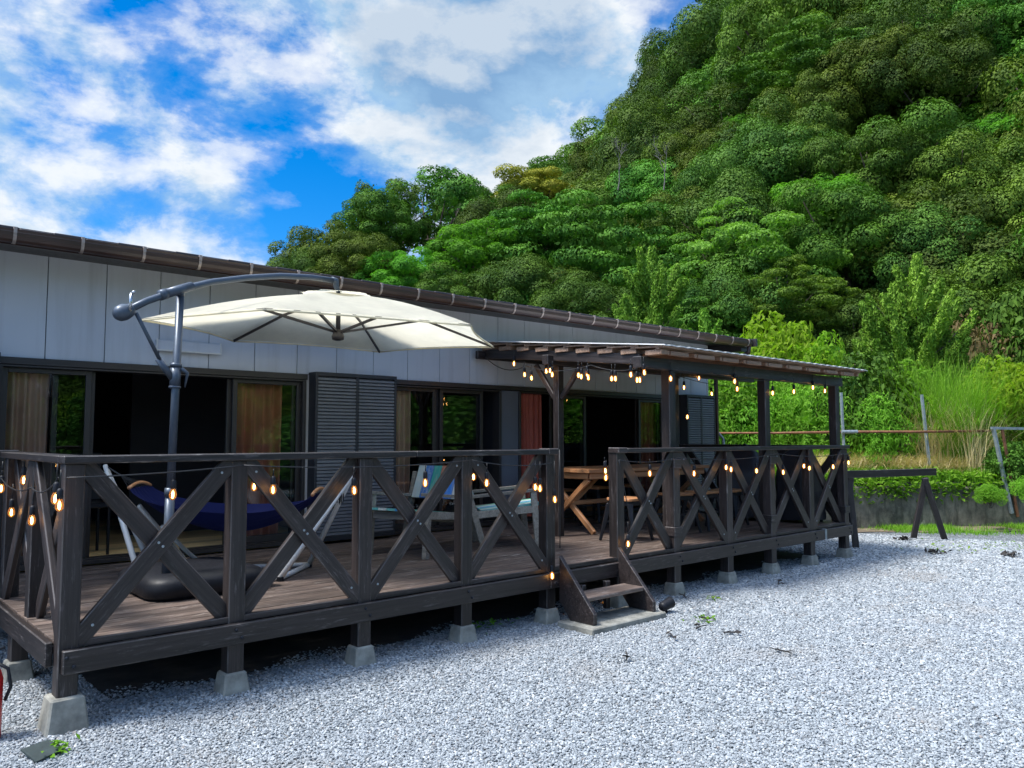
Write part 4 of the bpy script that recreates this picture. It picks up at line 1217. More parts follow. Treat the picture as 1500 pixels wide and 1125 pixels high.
dup(s0, (7.85, 7.05, DZ), R(4), 'black metal stool with wooden seat on the house side at the table middle')
dup(s0, (8.5, 7.04, DZ), R(-4), 'black metal stool with wooden seat on the house side at the far table end')

def grill(label, loc, rz, w, d, h, lidh):
    t = thing('covered_grill', label, 'covered grill', loc, rz)
    m = MB(); NU, NV = 40, 16
    def prof(v):                              # v 0 at the floor hem, 1 at the crown
        z = h * min(1, v / 0.8); k = 1.0
        if v > 0.55: k = 1 - 0.55 * ((v - 0.55) / 0.45) ** 1.6
        if v < 0.1: k = 1.05
        return k, 0.05 + (h - 0.05) * v
    def P(u, v):
        a = 2 * math.pi * u; k, z = prof(v)
        ca, sa = math.cos(a), math.sin(a)
        e = 0.45
        x = w / 2 * k * math.copysign(abs(ca) ** e, ca); y = d / 2 * k * math.copysign(abs(sa) ** e, sa)
        f = 0.02 * math.sin(a * 7 + 3 * v) * (1.1 - v) + 0.012 * math.sin(a * 13 + v * 9) + 0.012 * math.sin(v * 22 + a * 2)
        if v > 0.9: x *= 1 - (v - 0.9) * 6; y *= 1 - (v - 0.9) * 8
        return (x * (1 + f), y * (1 + f), z + 0.02 * math.sin(a * 3 + 2))
    m.grid(P, NU, NV)
    me = m.mesh('cover', M_COVER, smooth=True, fixn=True); o = bpy.data.objects.new('cover', me); COL.objects.link(o); o.parent = t
    for sx in (-1, 1):
        for sy in (-1, 1):
            m = MB(); m.tube([(sx * w * 0.38, sy * d * 0.36, 0.0), (sx * w * 0.38, sy * d * 0.36, 0.2)], 0.02, 8)
            o = bpy.data.objects.new('leg', m.mesh('leg', M_BLACKM)); COL.objects.link(o); o.parent = t
    return t
grill('black covered grill behind the railing just right of the dining table', (9.62, 5.95, DZ), R(20), 0.72, 0.62, 0.99, 0.3)
grill('black covered grill between the last two pergola posts at the deck corner', (9.76, 5.22, DZ), R(-5), 0.50, 0.5, 0.97, 0.3)

# dim chair inside the open room
ic = thing('indoor_chair', 'dark chair standing on the pale floor inside the open window', 'chair', (2.0, 8.1, 0.475))
m = MB(); m.box(1.78, 2.2, 7.92, 8.3, 0.90, 0.95); m.build('seat', M_BLACKM, ic, bevel=0.01)
m = MB(); m.box(1.78, 2.2, 8.28, 8.32, 0.95, 1.4); m.build('backrest', M_BLACKM, ic, bevel=0.01)
for x, y in ((1.8, 7.94), (2.18, 7.94), (1.8, 8.28), (2.18, 8.28)):
    m = MB(); m.tube([(x, y, 0.475), (x, y, 0.9)], 0.014, 8); m.build('leg', M_BLACKM, ic)

# ------------------------------------------------------------------ small things on the gravel
ex = thing('fire_extinguisher', 'red fire extinguisher on the gravel at the left edge beside the deck', 'fire extinguisher', (0.795, 4.885, 0))
m = MB(); m.lathe([(0.06, 0.0), (0.068, 0.01), (0.068, 0.30), (0.055, 0.345), (0.025, 0.37), (0.02, 0.385)], 20, c=(0.795, 4.885, 0.002)); m.build('cylinder', M_RED, ex, smooth=True)
m = MB(); m.lathe([(0.022, 0.385), (0.024, 0.42), (0.012, 0.44)], 12, c=(0.795, 4.885, 0)); m.bar((0.76, 4.9, 0.43), (0.86, 4.86, 0.46), 0.02, 0.012); m.build('handle', M_BLACKP, ex)
m = MB(); m.tube([(0.80, 4.87, 0.41), (0.87, 4.82, 0.36), (0.885, 4.815, 0.27), (0.865, 4.835, 0.2)], 0.009, 8); m.build('hose', M_BLACKP, ex, smooth=True)
sp = thing('spotlight', 'small black garden spotlight at the right corner of the concrete slab', 'spotlight', (5.76, 4.36, 0))
m = MB(); m.lathe([(0.03, -0.07), (0.042, -0.05), (0.046, 0.05), (0.05, 0.06), (0.05, 0.068)], 14, M=Matrix.Rotation(R(78), 3, 'Y') ); m.v = [tuple(Vector(q) + Vector((5.76, 4.36, 0.075))) for q in m.v]; m.build('lamp_head', M_BLACKP, sp, smooth=True)
m = MB(); m.tube([(5.76, 4.36, -0.02), (5.76, 4.36, 0.06)], 0.012, 8); m.build('stake', M_BLACKP, sp)
m = MB(); m.prism([(-0.13, -0.1), (0.1, -0.12), (0.13, 0.08), (-0.06, 0.13)], 0, 0.014, 'z')
o = m.build('slate_tile', M_SLATE, None); o.matrix_basis = Matrix.Translation((0.96, 4.47, 0.022)) @ Matrix.Scale(0.66, 4) @ Euler((R(7), R(-5), R(30))).to_matrix().to_4x4()
tag(o, 'broken dark slate tile on the gravel in front of the corner footing', 'tile')
tw = random.Random(5)
def twig(label, x, y, L, a, fork=2):
    m = MB(); L *= 0.72; p = Vector((x, y, 0.03)); d = Vector((math.cos(a), math.sin(a), 0)); pts = [p]
    for k in range(4):
        d = (d + Vector((tw.uniform(-.3, .3), tw.uniform(-.3, .3), tw.uniform(-.05, .1)))).normalized(); p = p + d * L / 4; p.z = max(0.016, p.z); pts.append(p)
    m.tube(pts, [0.006, 0.0055, 0.005, 0.004, 0.002], 6)
    for f in range(fork):
        q = pts[1 + f]; e = q + Vector((tw.uniform(-1, 1), tw.uniform(-1, 1), 0.15)) * L * 0.3; m.tube([q, e], [0.005, 0.002], 5)
        lv = Vector((tw.uniform(-1, 1), tw.uniform(-1, 1), 0)).normalized() * 0.032; n_ = Vector((-lv.y, lv.x, 0.02)) * 0.6
        m.add([e - lv, e + n_, e + lv, e - n_], [(0, 1, 2, 3)])
    return tag(m.build('twig', M_BARKD), label, 'twig')
M_BARKD = plain('dark_bark', (0.03, 0.026, 0.024), 0.9, 0, 0.3, 20)
for (px, py, L, a, lab) in ((918, 972, 0.22, 0.6, 'dark forked twig on the gravel in front of the slab'), (1036, 914, 0.2, 0.9, 'dark leafy twig right of the spotlight on the gravel'), (1060, 932, 0.2, -0.4, 'thin dark twig with a short fork right of the slab'),
                            (1020, 926, 0.25, 0.2, 'flat dark twig just right of the concrete slab'), (990, 940, 0.25, 1.2, 'long thin twig beside the right slab corner'), (1158, 962, 0.22, 1.9, 'lone grey twig in the middle of the gravel'),
                            (1140, 860, 0.3, 0.1, 'scattered dark twig near the far footings'), (1005, 880, 0.2, 0.8, 'small dark twig beside the first footing right of the steps')):
    g = at_z(px, py, 0.0); twig(lab, g.x, g.y, L, a)

# sawhorse
sw = thing('wooden_sawhorse', 'dark wooden sawhorse rail standing on the gravel past the end of the deck', 'sawhorse', (12.0, 5.0, 0))
pA = at_r(1238, 694, 12.15); pB = at_r(1370, 692, 13.7)
zb = (pA.z + pB.z) / 2; pA.z = zb; pB.z = zb
member('rail', pA, pB, 0.05, 0.105, M_WOOD, sw)
for (tx, hx, fy) in (((1356, 700), (1338, 789), 0), ((1354, 700), (1384, 791), 0), ((1246, 700), (1236, 800), 0), ((1243, 700), (1254, 803), 0)):
    rr_ = 13.45 if tx[0] > 1300 else 12.25
    member('leg', at_z(hx[0], hx[1], 0.0), at_r(tx[0], tx[1], rr_), 0.045, 0.085, M_WOOD, sw, up=(1, -1, 0))

# retaining wall, fence, gate
def off_line(k):
    (x0, y0), (x1, y1) = WALL[k], WALL[k + 1]; d = Vector((x1 - x0, y1 - y0)).normalized(); return d, Vector((-d.y, d.x)) if Vector((-d.y, d.x)).dot(Vector((1, 1))) > 0 else Vector((d.y, -d.x))
rw = MB()
NPT = []
for k in range(len(WALL) - 2):
    (x0, y0), (x1, y1) = WALL[k], WALL[k + 1]; n = 10
    for i in range(n + (k == len(WALL) - 3)): NPT.append((x0 + (x1 - x0) * i / n, y0 + (y1 - y0) * i / n))
rr = random.Random(3)
vs_ = []
for i, (x, y) in enumerate(NPT):
    d = Vector((0.57, 0.82, 0)); h = WALL_H + 0.03 * noise.noise(Vector((x, y, 0))) - (0.0045 * (i - 8) if i > 8 else 0.04 * (14 - i) / 14 * 0)
    j = 0.015 * noise.noise(Vector((x * 3, y * 3, 5)))
    f = Vector((x, y, 0)) - d * (0.09 + j)
    vs_ += [(f.x, f.y, -0.1), (f.x + 0.02, f.y + 0.02, h - 0.03), (f.x + 0.035, f.y + 0.04, h), (x + 0.06, y + 0.09, h), (x + 0.06, y + 0.09, -0.1)]
fs = []
for i in range(len(NPT) - 1):
    b0, b1 = i * 5, i * 5 + 5
    for k in range(5): fs.append((b0 + k, b1 + k, b1 + (k + 1) % 5, b0 + (k + 1) % 5))
rw.add(vs_, fs); rw.f += [(0, 1, 2, 3, 4), tuple(len(vs_) - 5 + k for k in (4, 3, 2, 1, 0))]
def oldwall():
    m, t, b, o = new_mat('mossy_old_concrete')
    tc = t.node('ShaderNodeTexCoord'); v = tc.outputs['Object']
    n = t.noise(v, 2.2, 7, 0.7); n2 = t.noise(t.mapping(v, (6, 6, 1.2)), 1.0, 5, 0.65); n3 = t.noise(v, 40, 4, 0.7)
    c = t.mix(t.ramp(n, [(0.35, 0), (0.66, 1)]), (0.06, 0.056, 0.045), (0.26, 0.235, 0.18))
    c = t.mix(t.ramp(n2, [(0.48, 0), (0.66, 1)]), c, (0.045, 0.045, 0.032))
    c = t.mix(t.ramp(t.noise(v, 5, 3, 0.5), [(0.66, 0), (0.70, 1)]), c, (0.27, 0.24, 0.19))
    t.link(c, b.inputs['Base Color']); b.inputs['Roughness'].default_value = 0.95; bump(t, b, n3, 0.6, 0.01)
    return m
tag(rw.build('retaining_wall', oldwall(), None), 'low stained concrete retaining wall below the grassy bank', 'retaining wall')

fn = thing('pipe_fence', 'rusty pipe fence on leaning grey posts along the top of the bank', 'fence', (14.0, 6.2, WALL_H))
def fence_pt(x, y, off=0.6):
    """point on the fence line, which runs just behind the retaining wall"""
    d = ray_dir(x, y); a = math.atan2(d.y, d.x); return at_r(x, y, bank_start(a) + off)
pl = fence_pt(1040, 634.5); pm = fence_pt(1238, 632.5); pr_ = fence_pt(1453, 631)
m = MB(); m.tube([pl, pl.lerp(pm, 0.5) - Vector((0, 0, 0.012)), pm], 0.022, 8); m.tube([pm, pm.lerp(pr_, 0.5) - Vector((0, 0, 0.01)), pr_], 0.023, 8); m.build('rail', M_RUST, fn, smooth=True)
m = MB(); q0 = fence_pt(1233, 632.5, 0.57); q1 = fence_pt(1256, 632.3, 0.57); m.tube([q0, q1], 0.03, 8); m.build('rail_sleeve', M_GALV, fn)
for (tx, ty, bx, by) in ((1120, 575, 1128, 690), (1232, 575, 1238, 690), (1350, 578, 1364, 688)):
    p, q = fence_pt(tx, ty, 0.68), fence_pt(bx, by, 0.68)
    q.z = min(q.z, WALL_H - 0.05)
    m = MB(); m.bar(q, p, 0.055, 0.03); m.build('post', M_GALV, fn)
gt = thing('metal_gate', 'grey metal gate frame with leaning posts at the right edge', 'gate', (15.6, 5.0, 0.3))
def gpt(x, y, off=-0.14): d = ray_dir(x, y); a = math.atan2(d.y, d.x); return at_r(x, y, bank_start(a) + off)
for p, q, w in (((1455, 627), (1482, 752), 0.06), ((1468, 629), (1491, 757), 0.03)):
    m = MB(); m.bar(gpt(*p), gpt(*q), w, 0.04); m.build('post', M_GALV if w > 0.04 else M_RUST, gt)
m = MB(); m.bar(gpt(1452, 627), gpt(1560, 629), 0.045, 0.045); m.build('top_rail', M_GALV, gt)
m = MB(); m.bar(gpt(1540, 629), gpt(1560, 757), 0.04, 0.04); m.build('post', M_GALV, gt)
m = MB(); c0 = at_r(1036, 631, 13.6)
m.tube([at_r(1030, 631, 13.4), at_r(1042, 631, 13.5), at_r(1052, 634, 13.5), at_r(1059, 642, 13.5), at_r(1061, 656, 13.5), at_r(1062, 700, 13.5), at_r(1063, 760, 13.5)], 0.022, 8)
tag(m.build('bent_pipe', M_GALV, None, smooth=True), 'bent pale pipe rising beside the right end of the house', 'pipe')

# ------------------------------------------------------------------ foliage meshes
def quads_mesh(name, V, mat, smooth=False):
    """V: (n, 4, 3) corners of loose leaf quads"""
    n = len(V); me = bpy.data.meshes.new(name)
    me.vertices.add(n * 4); me.vertices.foreach_set('co', V.reshape(-1).astype(np.float32))
    me.loops.add(n * 4); me.loops.foreach_set('vertex_index', np.arange(n * 4, dtype=np.int32))
    me.polygons.add(n); me.polygons.foreach_set('loop_start', np.arange(0, n * 4, 4, dtype=np.int32))
    try: me.polygons.foreach_set('loop_total', np.full(n, 4, dtype=np.int32))
    except Exception: pass
    me.update(calc_edges=True)
    if mat: me.materials.append(mat)
    return me
def _norm(a): return a / np.maximum(np.linalg.norm(a, axis=1, keepdims=True), 1e-9)
def leaves(pos, nrm, size, rng, width=0.55, droop=0.0, along=None):
    n = len(pos)
    t = rng.normal(size=(n, 3)) if along is None else along + rng.normal(size=(n, 3)) * 0.35
    t = _norm(t - nrm * (t * nrm).sum(1, keepdims=True)); b = np.cross(nrm, t)
    s = (size * rng.uniform(0.65, 1.35, n))[:, None]
    V = np.empty((n, 4, 3))
    V[:, 0] = pos - t * s * 0.5
    V[:, 1] = pos + b * s * width * 0.5 + nrm * s * 0.10
    V[:, 2] = pos + t * s * 0.5 - np.array([0, 0, 1.0]) * s * droop
    V[:, 3] = pos - b * s * width * 0.5 + nrm * s * 0.10
    return V
def crown(seed, Rr, Hh, nlobe, lobe_r, leaf, n, flat=0.75, low=-0.25, width=0.55, core=0.14, jit=0.16, squash=1.0, openn=0.0, zc=0.0):
    """lobed crown of leaf quads, centred on the origin"""
    rng = np.random.default_rng(seed)
    k = np.arange(nlobe) + 0.5
    z = 1 - (1 - low) * k / nlobe; ph = k * 2.39996 + rng.uniform(0, 6)
    rad = np.sqrt(np.maximum(0, 1 - z * z))
    L = np.stack([rad * np.cos(ph), rad * np.sin(ph), z], 1) + rng.normal(size=(nlobe, 3)) * 0.12
    lr = rng.uniform(lobe_r[0], lobe_r[1], nlobe)
    C = L * np.array([Rr, Rr, Hh]) * rng.uniform(0.74, 1.04, (nlobe, 1)); C *= 1 - (lr / Rr * 0.35)[:, None]
    m = int(n * (1 - core))
    pick = rng.choice(nlobe, m, p=lr ** 2 / (lr ** 2).sum())
    u = _norm(rng.normal(size=(m * 2, 3)))
    outw = _norm(C / np.array([Rr, Rr, Hh]) + np.array([0, 0, 0.35]))
    uu = u[:m]; alt = u[m:]
    bad = (uu * outw[pick]).sum(1) < -0.15
    uu[bad] = alt[bad]; bad = (uu * outw[pick]).sum(1) < -0.3; uu[bad] *= -1
    rr = lr[pick][:, None] * (0.72 + 0.34 * rng.beta(2.2, 1.4, (m, 1)))
    # finer clumps within each lobe
    cl = _norm(np.round(uu * 2.6 + rng.uniform(-0.2, 0.2, (m, 3))) + 1e-3)
    hsh = np.abs(np.sin((cl * np.array([12.9, 78.2, 37.7])).sum(1) * 43.7 + pick * 3.1))[:, None]
    rr = rr * (0.86 + 0.26 * hsh)
    P = C[pick] + uu * rr * np.array([1, 1, flat])
    nr = _norm(uu * np.array([1, 1, 1 / max(flat, .3)]) + np.array([0, 0, 0.35]) + rng.normal(size=(m, 3)) * jit)
    V = leaves(P, nr, leaf, rng, width, 0.12)
    mc = n - m
    q = _norm(rng.normal(size=(mc, 3))) * rng.uniform(0.25, 0.82, (mc, 1)) * np.array([Rr, Rr, Hh])
    q[:, 2] = np.where(q[:, 2] < low * Hh, -q[:, 2] * 0.5, q[:, 2])
    V2 = leaves(q, _norm(rng.normal(size=(mc, 3))), leaf * 1.7, rng, 0.8)
    V = np.concatenate([V, V2])
    if openn > 0:
        cn = V.mean(1); keep = np.array([noise.noise(Vector(c * 0.55 + seed)) for c in cn]) > -0.5 + openn
        V = V[keep]
    V[:, :, 2] += zc
    return V, C + np.array([0, 0, zc])
def trunk_mb(C, zc, Rr, seed, r0=0.16, deep=6.0):
    rnd = random.Random(seed); m = MB()
    top = Vector((rnd.uniform(-.2, .2), rnd.uniform(-.2, .2), zc - 0.1))
    m.tube([(0, 0, -deep), (0.05, 0, 0), top.lerp(Vector((0, 0, 0)), 0.45) + Vector((rnd.uniform(-.15, .15), rnd.uniform(-.15, .15), 0)), top], [r0 * 1.4, r0 * 1.15, r0 * 0.85, r0 * 0.5], 8)
    idx = list(range(len(C))); rnd.shuffle(idx)
    for i in idx[:9]:
        c = Vector(C[i]); s = Vector((0, 0, 0)).lerp(top, rnd.uniform(0.45, 0.95)); mid = s.lerp(c, 0.5) + Vector((rnd.uniform(-.25, .25), rnd.uniform(-.25, .25), -0.15))
        m.tube([s, mid, s.lerp(c, 0.95)], [r0 * 0.45, r0 * 0.3, r0 * 0.12], 6)
    return m
TREE = {}
def make_tree(kind, variants, mat, Rr, zc, name='broadleaf_tree', bark=None, **kw):
    out = []
    for s in variants:
        V, C = crown(s, Rr, zc=zc, **kw)
        out.append((quads_mesh('crown', V, mat), trunk_mb(C, zc, Rr, s).mesh('trunk', bark or M_BARK, smooth=True)))
    TREE[kind] = (name, out, Rr, zc, kw['Hh'])
def place(kind, loc, rz, sc, label, group, cat='tree', var=0):
    name, out, Rr, zc, Hh = TREE[kind]
    cm, tm = out[var % len(out)]
    t = bpy.data.objects.new(name, None); COL.objects.link(t)
    t.matrix_basis = Matrix.LocRotScale(Vector(loc), Euler((0, 0, rz)), Vector(sc) if hasattr(sc, '__len__') else Vector((sc, sc, sc)))
    tag(t, label, cat, group)
    link('crown', cm, t, False); link('trunk', tm, t, False)
    return t
make_tree('dark', (11, 12, 13), L_DARK, 3.4, 3.6, Hh=2.7, nlobe=30, lobe_r=(0.75, 1.3), leaf=0.13, n=36000, flat=0.78, low=-0.5, core=0.10)
make_tree('olive', (21, 22), L_OLIVE, 3.3, 3.6, Hh=2.6, nlobe=34, lobe_r=(0.65, 1.15), leaf=0.125, n=36000, flat=0.74, low=-0.5, core=0.10)
make_tree('mid', (31, 32), L_MID, 3.3, 3.7, Hh=2.7, nlobe=30, lobe_r=(0.7, 1.25), leaf=0.14, n=32000, flat=0.68, low=-0.5, core=0.10)
make_tree('bright', (41, 42), L_BRIGHT, 2.7, 3.2, Hh=2.0, nlobe=36, lobe_r=(0.5, 0.9), leaf=0.14, n=22000, flat=0.62, low=-0.5, core=0.10)
make_tree('layer', (51, 52), L_MID, 3.6, 4.0, Hh=2.5, nlobe=70, lobe_r=(0.5, 1.05), leaf=0.14, n=34000, flat=0.36, low=-0.6, jit=0.42, core=0.06)
make_tree('layer_light', (55,), L_PALE, 3.6, 4.0, Hh=2.5, nlobe=80, lobe_r=(0.45, 0.95), leaf=0.14, n=34000, flat=0.40, low=-0.6, jit=0.45, core=0.06)
make_tree('loose', (61, 62), L_MID, 3.0, 4.6, Hh=3.0, nlobe=30, lobe_r=(0.55, 0.95), leaf=0.15, n=16000, flat=0.7, core=0.02, low=-0.6, openn=0.42)
make_tree('yellow', (71,), L_YEL, 3.0, 3.8, Hh=2.0, nlobe=34, lobe_r=(0.6, 1.0), leaf=0.15, n=20000, flat=0.5)

_tr = random.Random(77)
def tree_at(kind, px, py_top, r, Rr, label, group=None, hscale=None, var=0, rz=None):
    """a tree whose crown top stands where the photo shows it, at distance r"""
    top = at_r(px, py_top, r); nm, out, R0, zc, Hh = TREE[kind]
    s = Rr / R0; sz = s * (hscale or 1.0)
    z = top.z - (zc + Hh * 0.93) * sz
    return place(kind, (top.x, top.y, z), _tr.uniform(0, 6.28) if rz is None else rz, (s, s, sz), label, group, var=var)
SPOTS = []
def manual(kind, px, py, r, Rr, label, **k):
    o = tree_at(kind, px, py, r, Rr, label, **k); SPOTS.append((o.location.x, o.location.y, Rr)); return o
manual('loose', 640, 246, 40, 3.1, 'tall loose tree with sky showing through its crown behind the roof', hscale=1.15)
manual('loose', 585, 262, 38, 2.0, 'slim loose tree left of the tall open crowned tree', var=1, hscale=1.2)
manual('mid', 552, 290, 36, 2.0, 'rounded leafy tree just left of the tall open crowned tree', var=1)
manual('olive', 482, 338, 34, 2.1, 'olive green tree near the left end of the treeline behind the roof')
manual('dark', 458, 374, 32, 1.5, 'dark low tree at the far left end of the treeline')
manual('olive', 525, 352, 31, 1.7, 'low olive tree behind the roof under the rounded leafy tree', var=1)
manual('bright', 585, 372, 30, 1.5, 'small bright green tree low behind the roof')
manual('bright', 700, 332, 33, 2.1, 'bright green spreading tree above the parasol end of the roof', var=1)
manual('mid', 690, 268, 44, 2.2, 'mid green tree between the tall open tree and the yellow topped tree')
manual('dark', 735, 300, 37, 2.6, 'dark rounded tree below the yellow topped tree', var=2)
manual('yellow', 778, 252, 47, 2.5, 'yellow topped flowering tree at the foot of the hill skyline')
manual('layer', 880, 300, 33, 3.7, 'broad dark tree with flat layered branches above the roof', hscale=1.25)
manual('layer', 790, 300, 35, 2.9, 'layered dark green tree left of the broad layered tree', var=1)
manual('layer_light', 1085, 322, 31.5, 3.1, 'light green layered tree standing left of the right hand juniper', hscale=1.1)
manual('layer_light', 1150, 395, 29, 2.0, 'low light green layered tree beside the dark hollow under the hill')
manual('olive', 1205, 330, 36, 2.3, 'pale leaved olive tree right of the light layered tree', var=1)
manual('dark', 760, 385, 30, 2.0, 'dark bushy tree low behind the middle of the roof')
manual('dark', 850, 415, 28.5, 1.9, 'dark leafy tree low behind the roof left of the juniper', var=1)
manual('mid', 650, 392, 29.5, 1.6, 'small mid green tree low behind the roof near the parasol tip')
manual('bright', 1130, 268, 44, 2.2, 'small bright layered tree on the lower hill slope')
manual('dark', 1240, 262, 40, 2.7, 'dark rounded tree in the middle of the hillside above the pale leaved tree')
manual('mid', 1335, 262, 41, 2.7, 'mid green tree in the middle of the hillside above the large olive tree')
manual('dark', 1245, 455, 29.5, 1.9, 'dark low tree in the hollow left of the right hand juniper', var=2)
manual('olive', 1310, 300, 34, 3.2, 'large olive tree above the right hand juniper')
manual('dark', 1420, 330, 33, 3.6, 'large dark tree above the pampas grass', var=1)
manual('olive', 1500, 270, 36, 3.0, 'olive tree with yellowish crown at the right edge', var=1)

def scatter_hill():
    rnd = random.Random(20); pts = []
    kinds = [('dark', 0.30), ('olive', 0.30), ('mid', 0.22), ('bright', 0.10), ('layer', 0.08)]
    lab = {'dark': 'dark rounded evergreen tree in the forest on the hill', 'olive': 'olive green domed tree in the forest on the hill', 'mid': 'mid green leafy tree in the forest on the hill',
           'bright': 'bright yellow green tree in the forest on the hill', 'layer': 'tree with flat layered branches in the forest on the hill'}
    grp = {'dark': 'dark evergreen trees on the hill', 'olive': 'olive trees on the hill', 'mid': 'mid green trees on the hill', 'bright': 'bright green trees on the hill', 'layer': 'layered trees on the hill'}
    n = 0
    for _ in range(90000):
        a = R(rnd.uniform(10.5, 64)); rf, rr = foot_r(a), ridge_r(a)
        if math.degrees(a) > 50: lo = rf + 3
        else: lo = rf + 0.5
        r = math.sqrt(rnd.uniform(lo ** 2, (rr + 3) ** 2))
        sp = rnd.choice((2.8, 3.6, 4.4)) + 1.3 * min(1, max(0, (r - 30) / 45))
        x, y = r * math.cos(a), r * math.sin(a)
        if any((x - q[0]) ** 2 + (y - q[1]) ** 2 < (sp * 0.5 + q[2] * 0.55) ** 2 for q in SPOTS): continue
        if any((x - q[0]) ** 2 + (y - q[1]) ** 2 < (0.5 * (sp + q[2])) ** 2 for q in pts): continue
        pts.append((x, y, sp))
        k = rnd.random() + 0.14 * noise.noise(Vector((x * 0.06, y * 0.06, 3))); kd = 'layer'
        for kk, w in kinds:
            k -= w
            if k < 0: kd = kk; break
        s = (sp / 3.3) * 1.04 * rnd.uniform(0.85, 1.15) * (0.95 if kd != 'bright' else 0.85)
        z = hill_z(a, r) - 2.3 * s
        if math.degrees(a) > 49.5: s *= 0.62; z = hill_z(a, r) - 1.4
        place(kd, (x, y, z), rnd.uniform(0, 6.28), (s * rnd.uniform(0.85, 1.15), s, s * rnd.uniform(0.85, 1.35)), lab[kd], grp[kd], var=rnd.randrange(3)); n += 1
        if n >= 296: break
    # younger trees close the gaps
    for _ in range(60000):
        a = R(rnd.uniform(10.5, 48)); rf, rr = foot_r(a), ridge_r(a)
        r = math.sqrt(rnd.uniform((rf + 1) ** 2, (rr + 1) ** 2)); x, y = r * math.cos(a), r * math.sin(a)
        g = 2.15 + 0.8 * min(1, max(0, (r - 30) / 45))
        if any((x - q[0]) ** 2 + (y - q[1]) ** 2 < (g if q[2] < 5 else g * 1.4) ** 2 for q in pts) or any((x - q[0]) ** 2 + (y - q[1]) ** 2 < (g * 0.75) ** 2 for q in SPOTS): continue
        pts.append((x, y, 2.4)); kd = rnd.choice(['dark', 'mid', 'olive', 'mid', 'bright', 'olive']); s = g / 2.15 * rnd.uniform(0.6, 0.85)
        place(kd, (x, y, hill_z(a, r) - 1.2 * s), rnd.uniform(0, 6.28), (s, s, s * 1.1), lab[kd], grp[kd], var=rnd.randrange(3)); n += 1
        if n >= 330: break
    return n
NTREE = scatter_hill()
def undergrowth():
    rnd = random.Random(6); rng = np.random.default_rng(6); P = []
    for _ in range(16000):
        a = R(rnd.uniform(9, 50)); r = rnd.uniform(foot_r(a) - 3, ridge_r(a) + 2); x, y = r * math.cos(a), r * math.sin(a)
        P.append((x, y, hill_z(a, r) + rnd.uniform(0.0, 0.9)))
    P = np.array(P); V = leaves(P, _norm(rng.normal(size=(len(P), 3)) * 0.5 + np.array([-0.3, -0.3, 1])), 0.55, rng, 0.7, 0.15)
    tag(link('undergrowth', quads_mesh('undergrowth', V, L_DARK)), 'dark leafy undergrowth between the trees on the hill', 'undergrowth', kind='stuff')
undergrowth()

# leafless trees in the forest gap
def dead_tree(px, py, r, label):
    base = at_r(px, py, r); m = MB(); rnd = random.Random(px)
    def grow(p, d, L, rad, lv):
        q = p + d * L; mid = p.lerp(q, 0.5) + Vector((rnd.uniform(-.1, .1), rnd.uniform(-.1, .1), 0)) * L
        m.tube([p, mid, q], [rad, rad * 0.8, rad * 0.55], 5, cap=False)
        if lv:
            for _ in range(3 if lv < 4 else 2):
                nd = (d + Vector((rnd.uniform(-1, 1), rnd.uniform(-1, 1), rnd.uniform(-.1, .7))) * 0.75).normalized(); grow(q, nd, L * rnd.uniform(0.6, 0.8), rad * 0.6, lv - 1)
    grow(Vector((0, 0, -2)), Vector((0.1, 0, 1)), 3.4, 0.14, 5)
    o = m.build('bare_tree', M_DEADW, None, fixn=False); o.matrix_basis = Matrix.Translation(base) @ Matrix.Scale(0.26, 4)
    tag(o, label, 'tree')
dead_tree(905, 262, 36, 'grey leafless tree in the dark gap on the lower hill, the left of two')
dead_tree(972, 262, 36, 'grey leafless tree in the dark gap on the lower hill, the right of two')

# trees across the yard, seen mirrored in the panes
for i, (x, y, s, k) in enumerate([(8, -18, 0.95, 'mid'), (14, -19, 1.05, 'bright'), (20, -17, 1.0, 'mid'), (26, -13, 1.0, 'bright'), (2, -19, 1.0, 'mid'), (11, -26, 1.3, 'mid'), (19, -26, 1.3, 'bright'), (28, -22, 1.2, 'mid'), (-5, -22, 1.1, 'mid')]):
    place(k, (x, y, -0.6), i * 1.3, s, 'big leafy tree across the yard, mirrored in the window panes', 'trees mirrored in the windows', var=i)

fb = MB()
def FB(u, v):
    a = R(-112 + 112 * u); r = 12.5 + 26 * v
    return (2 + r * math.cos(a), 1 + r * math.sin(a), -0.05 + 4.0 * v ** 0.8 + 0.3 * noise.noise(Vector((u * 20, v * 9, 0))))
fb.grid(FB, 60, 16)
tag(fb.build('far_bank', M_SOIL, None, smooth=True), None, None, kind='structure')
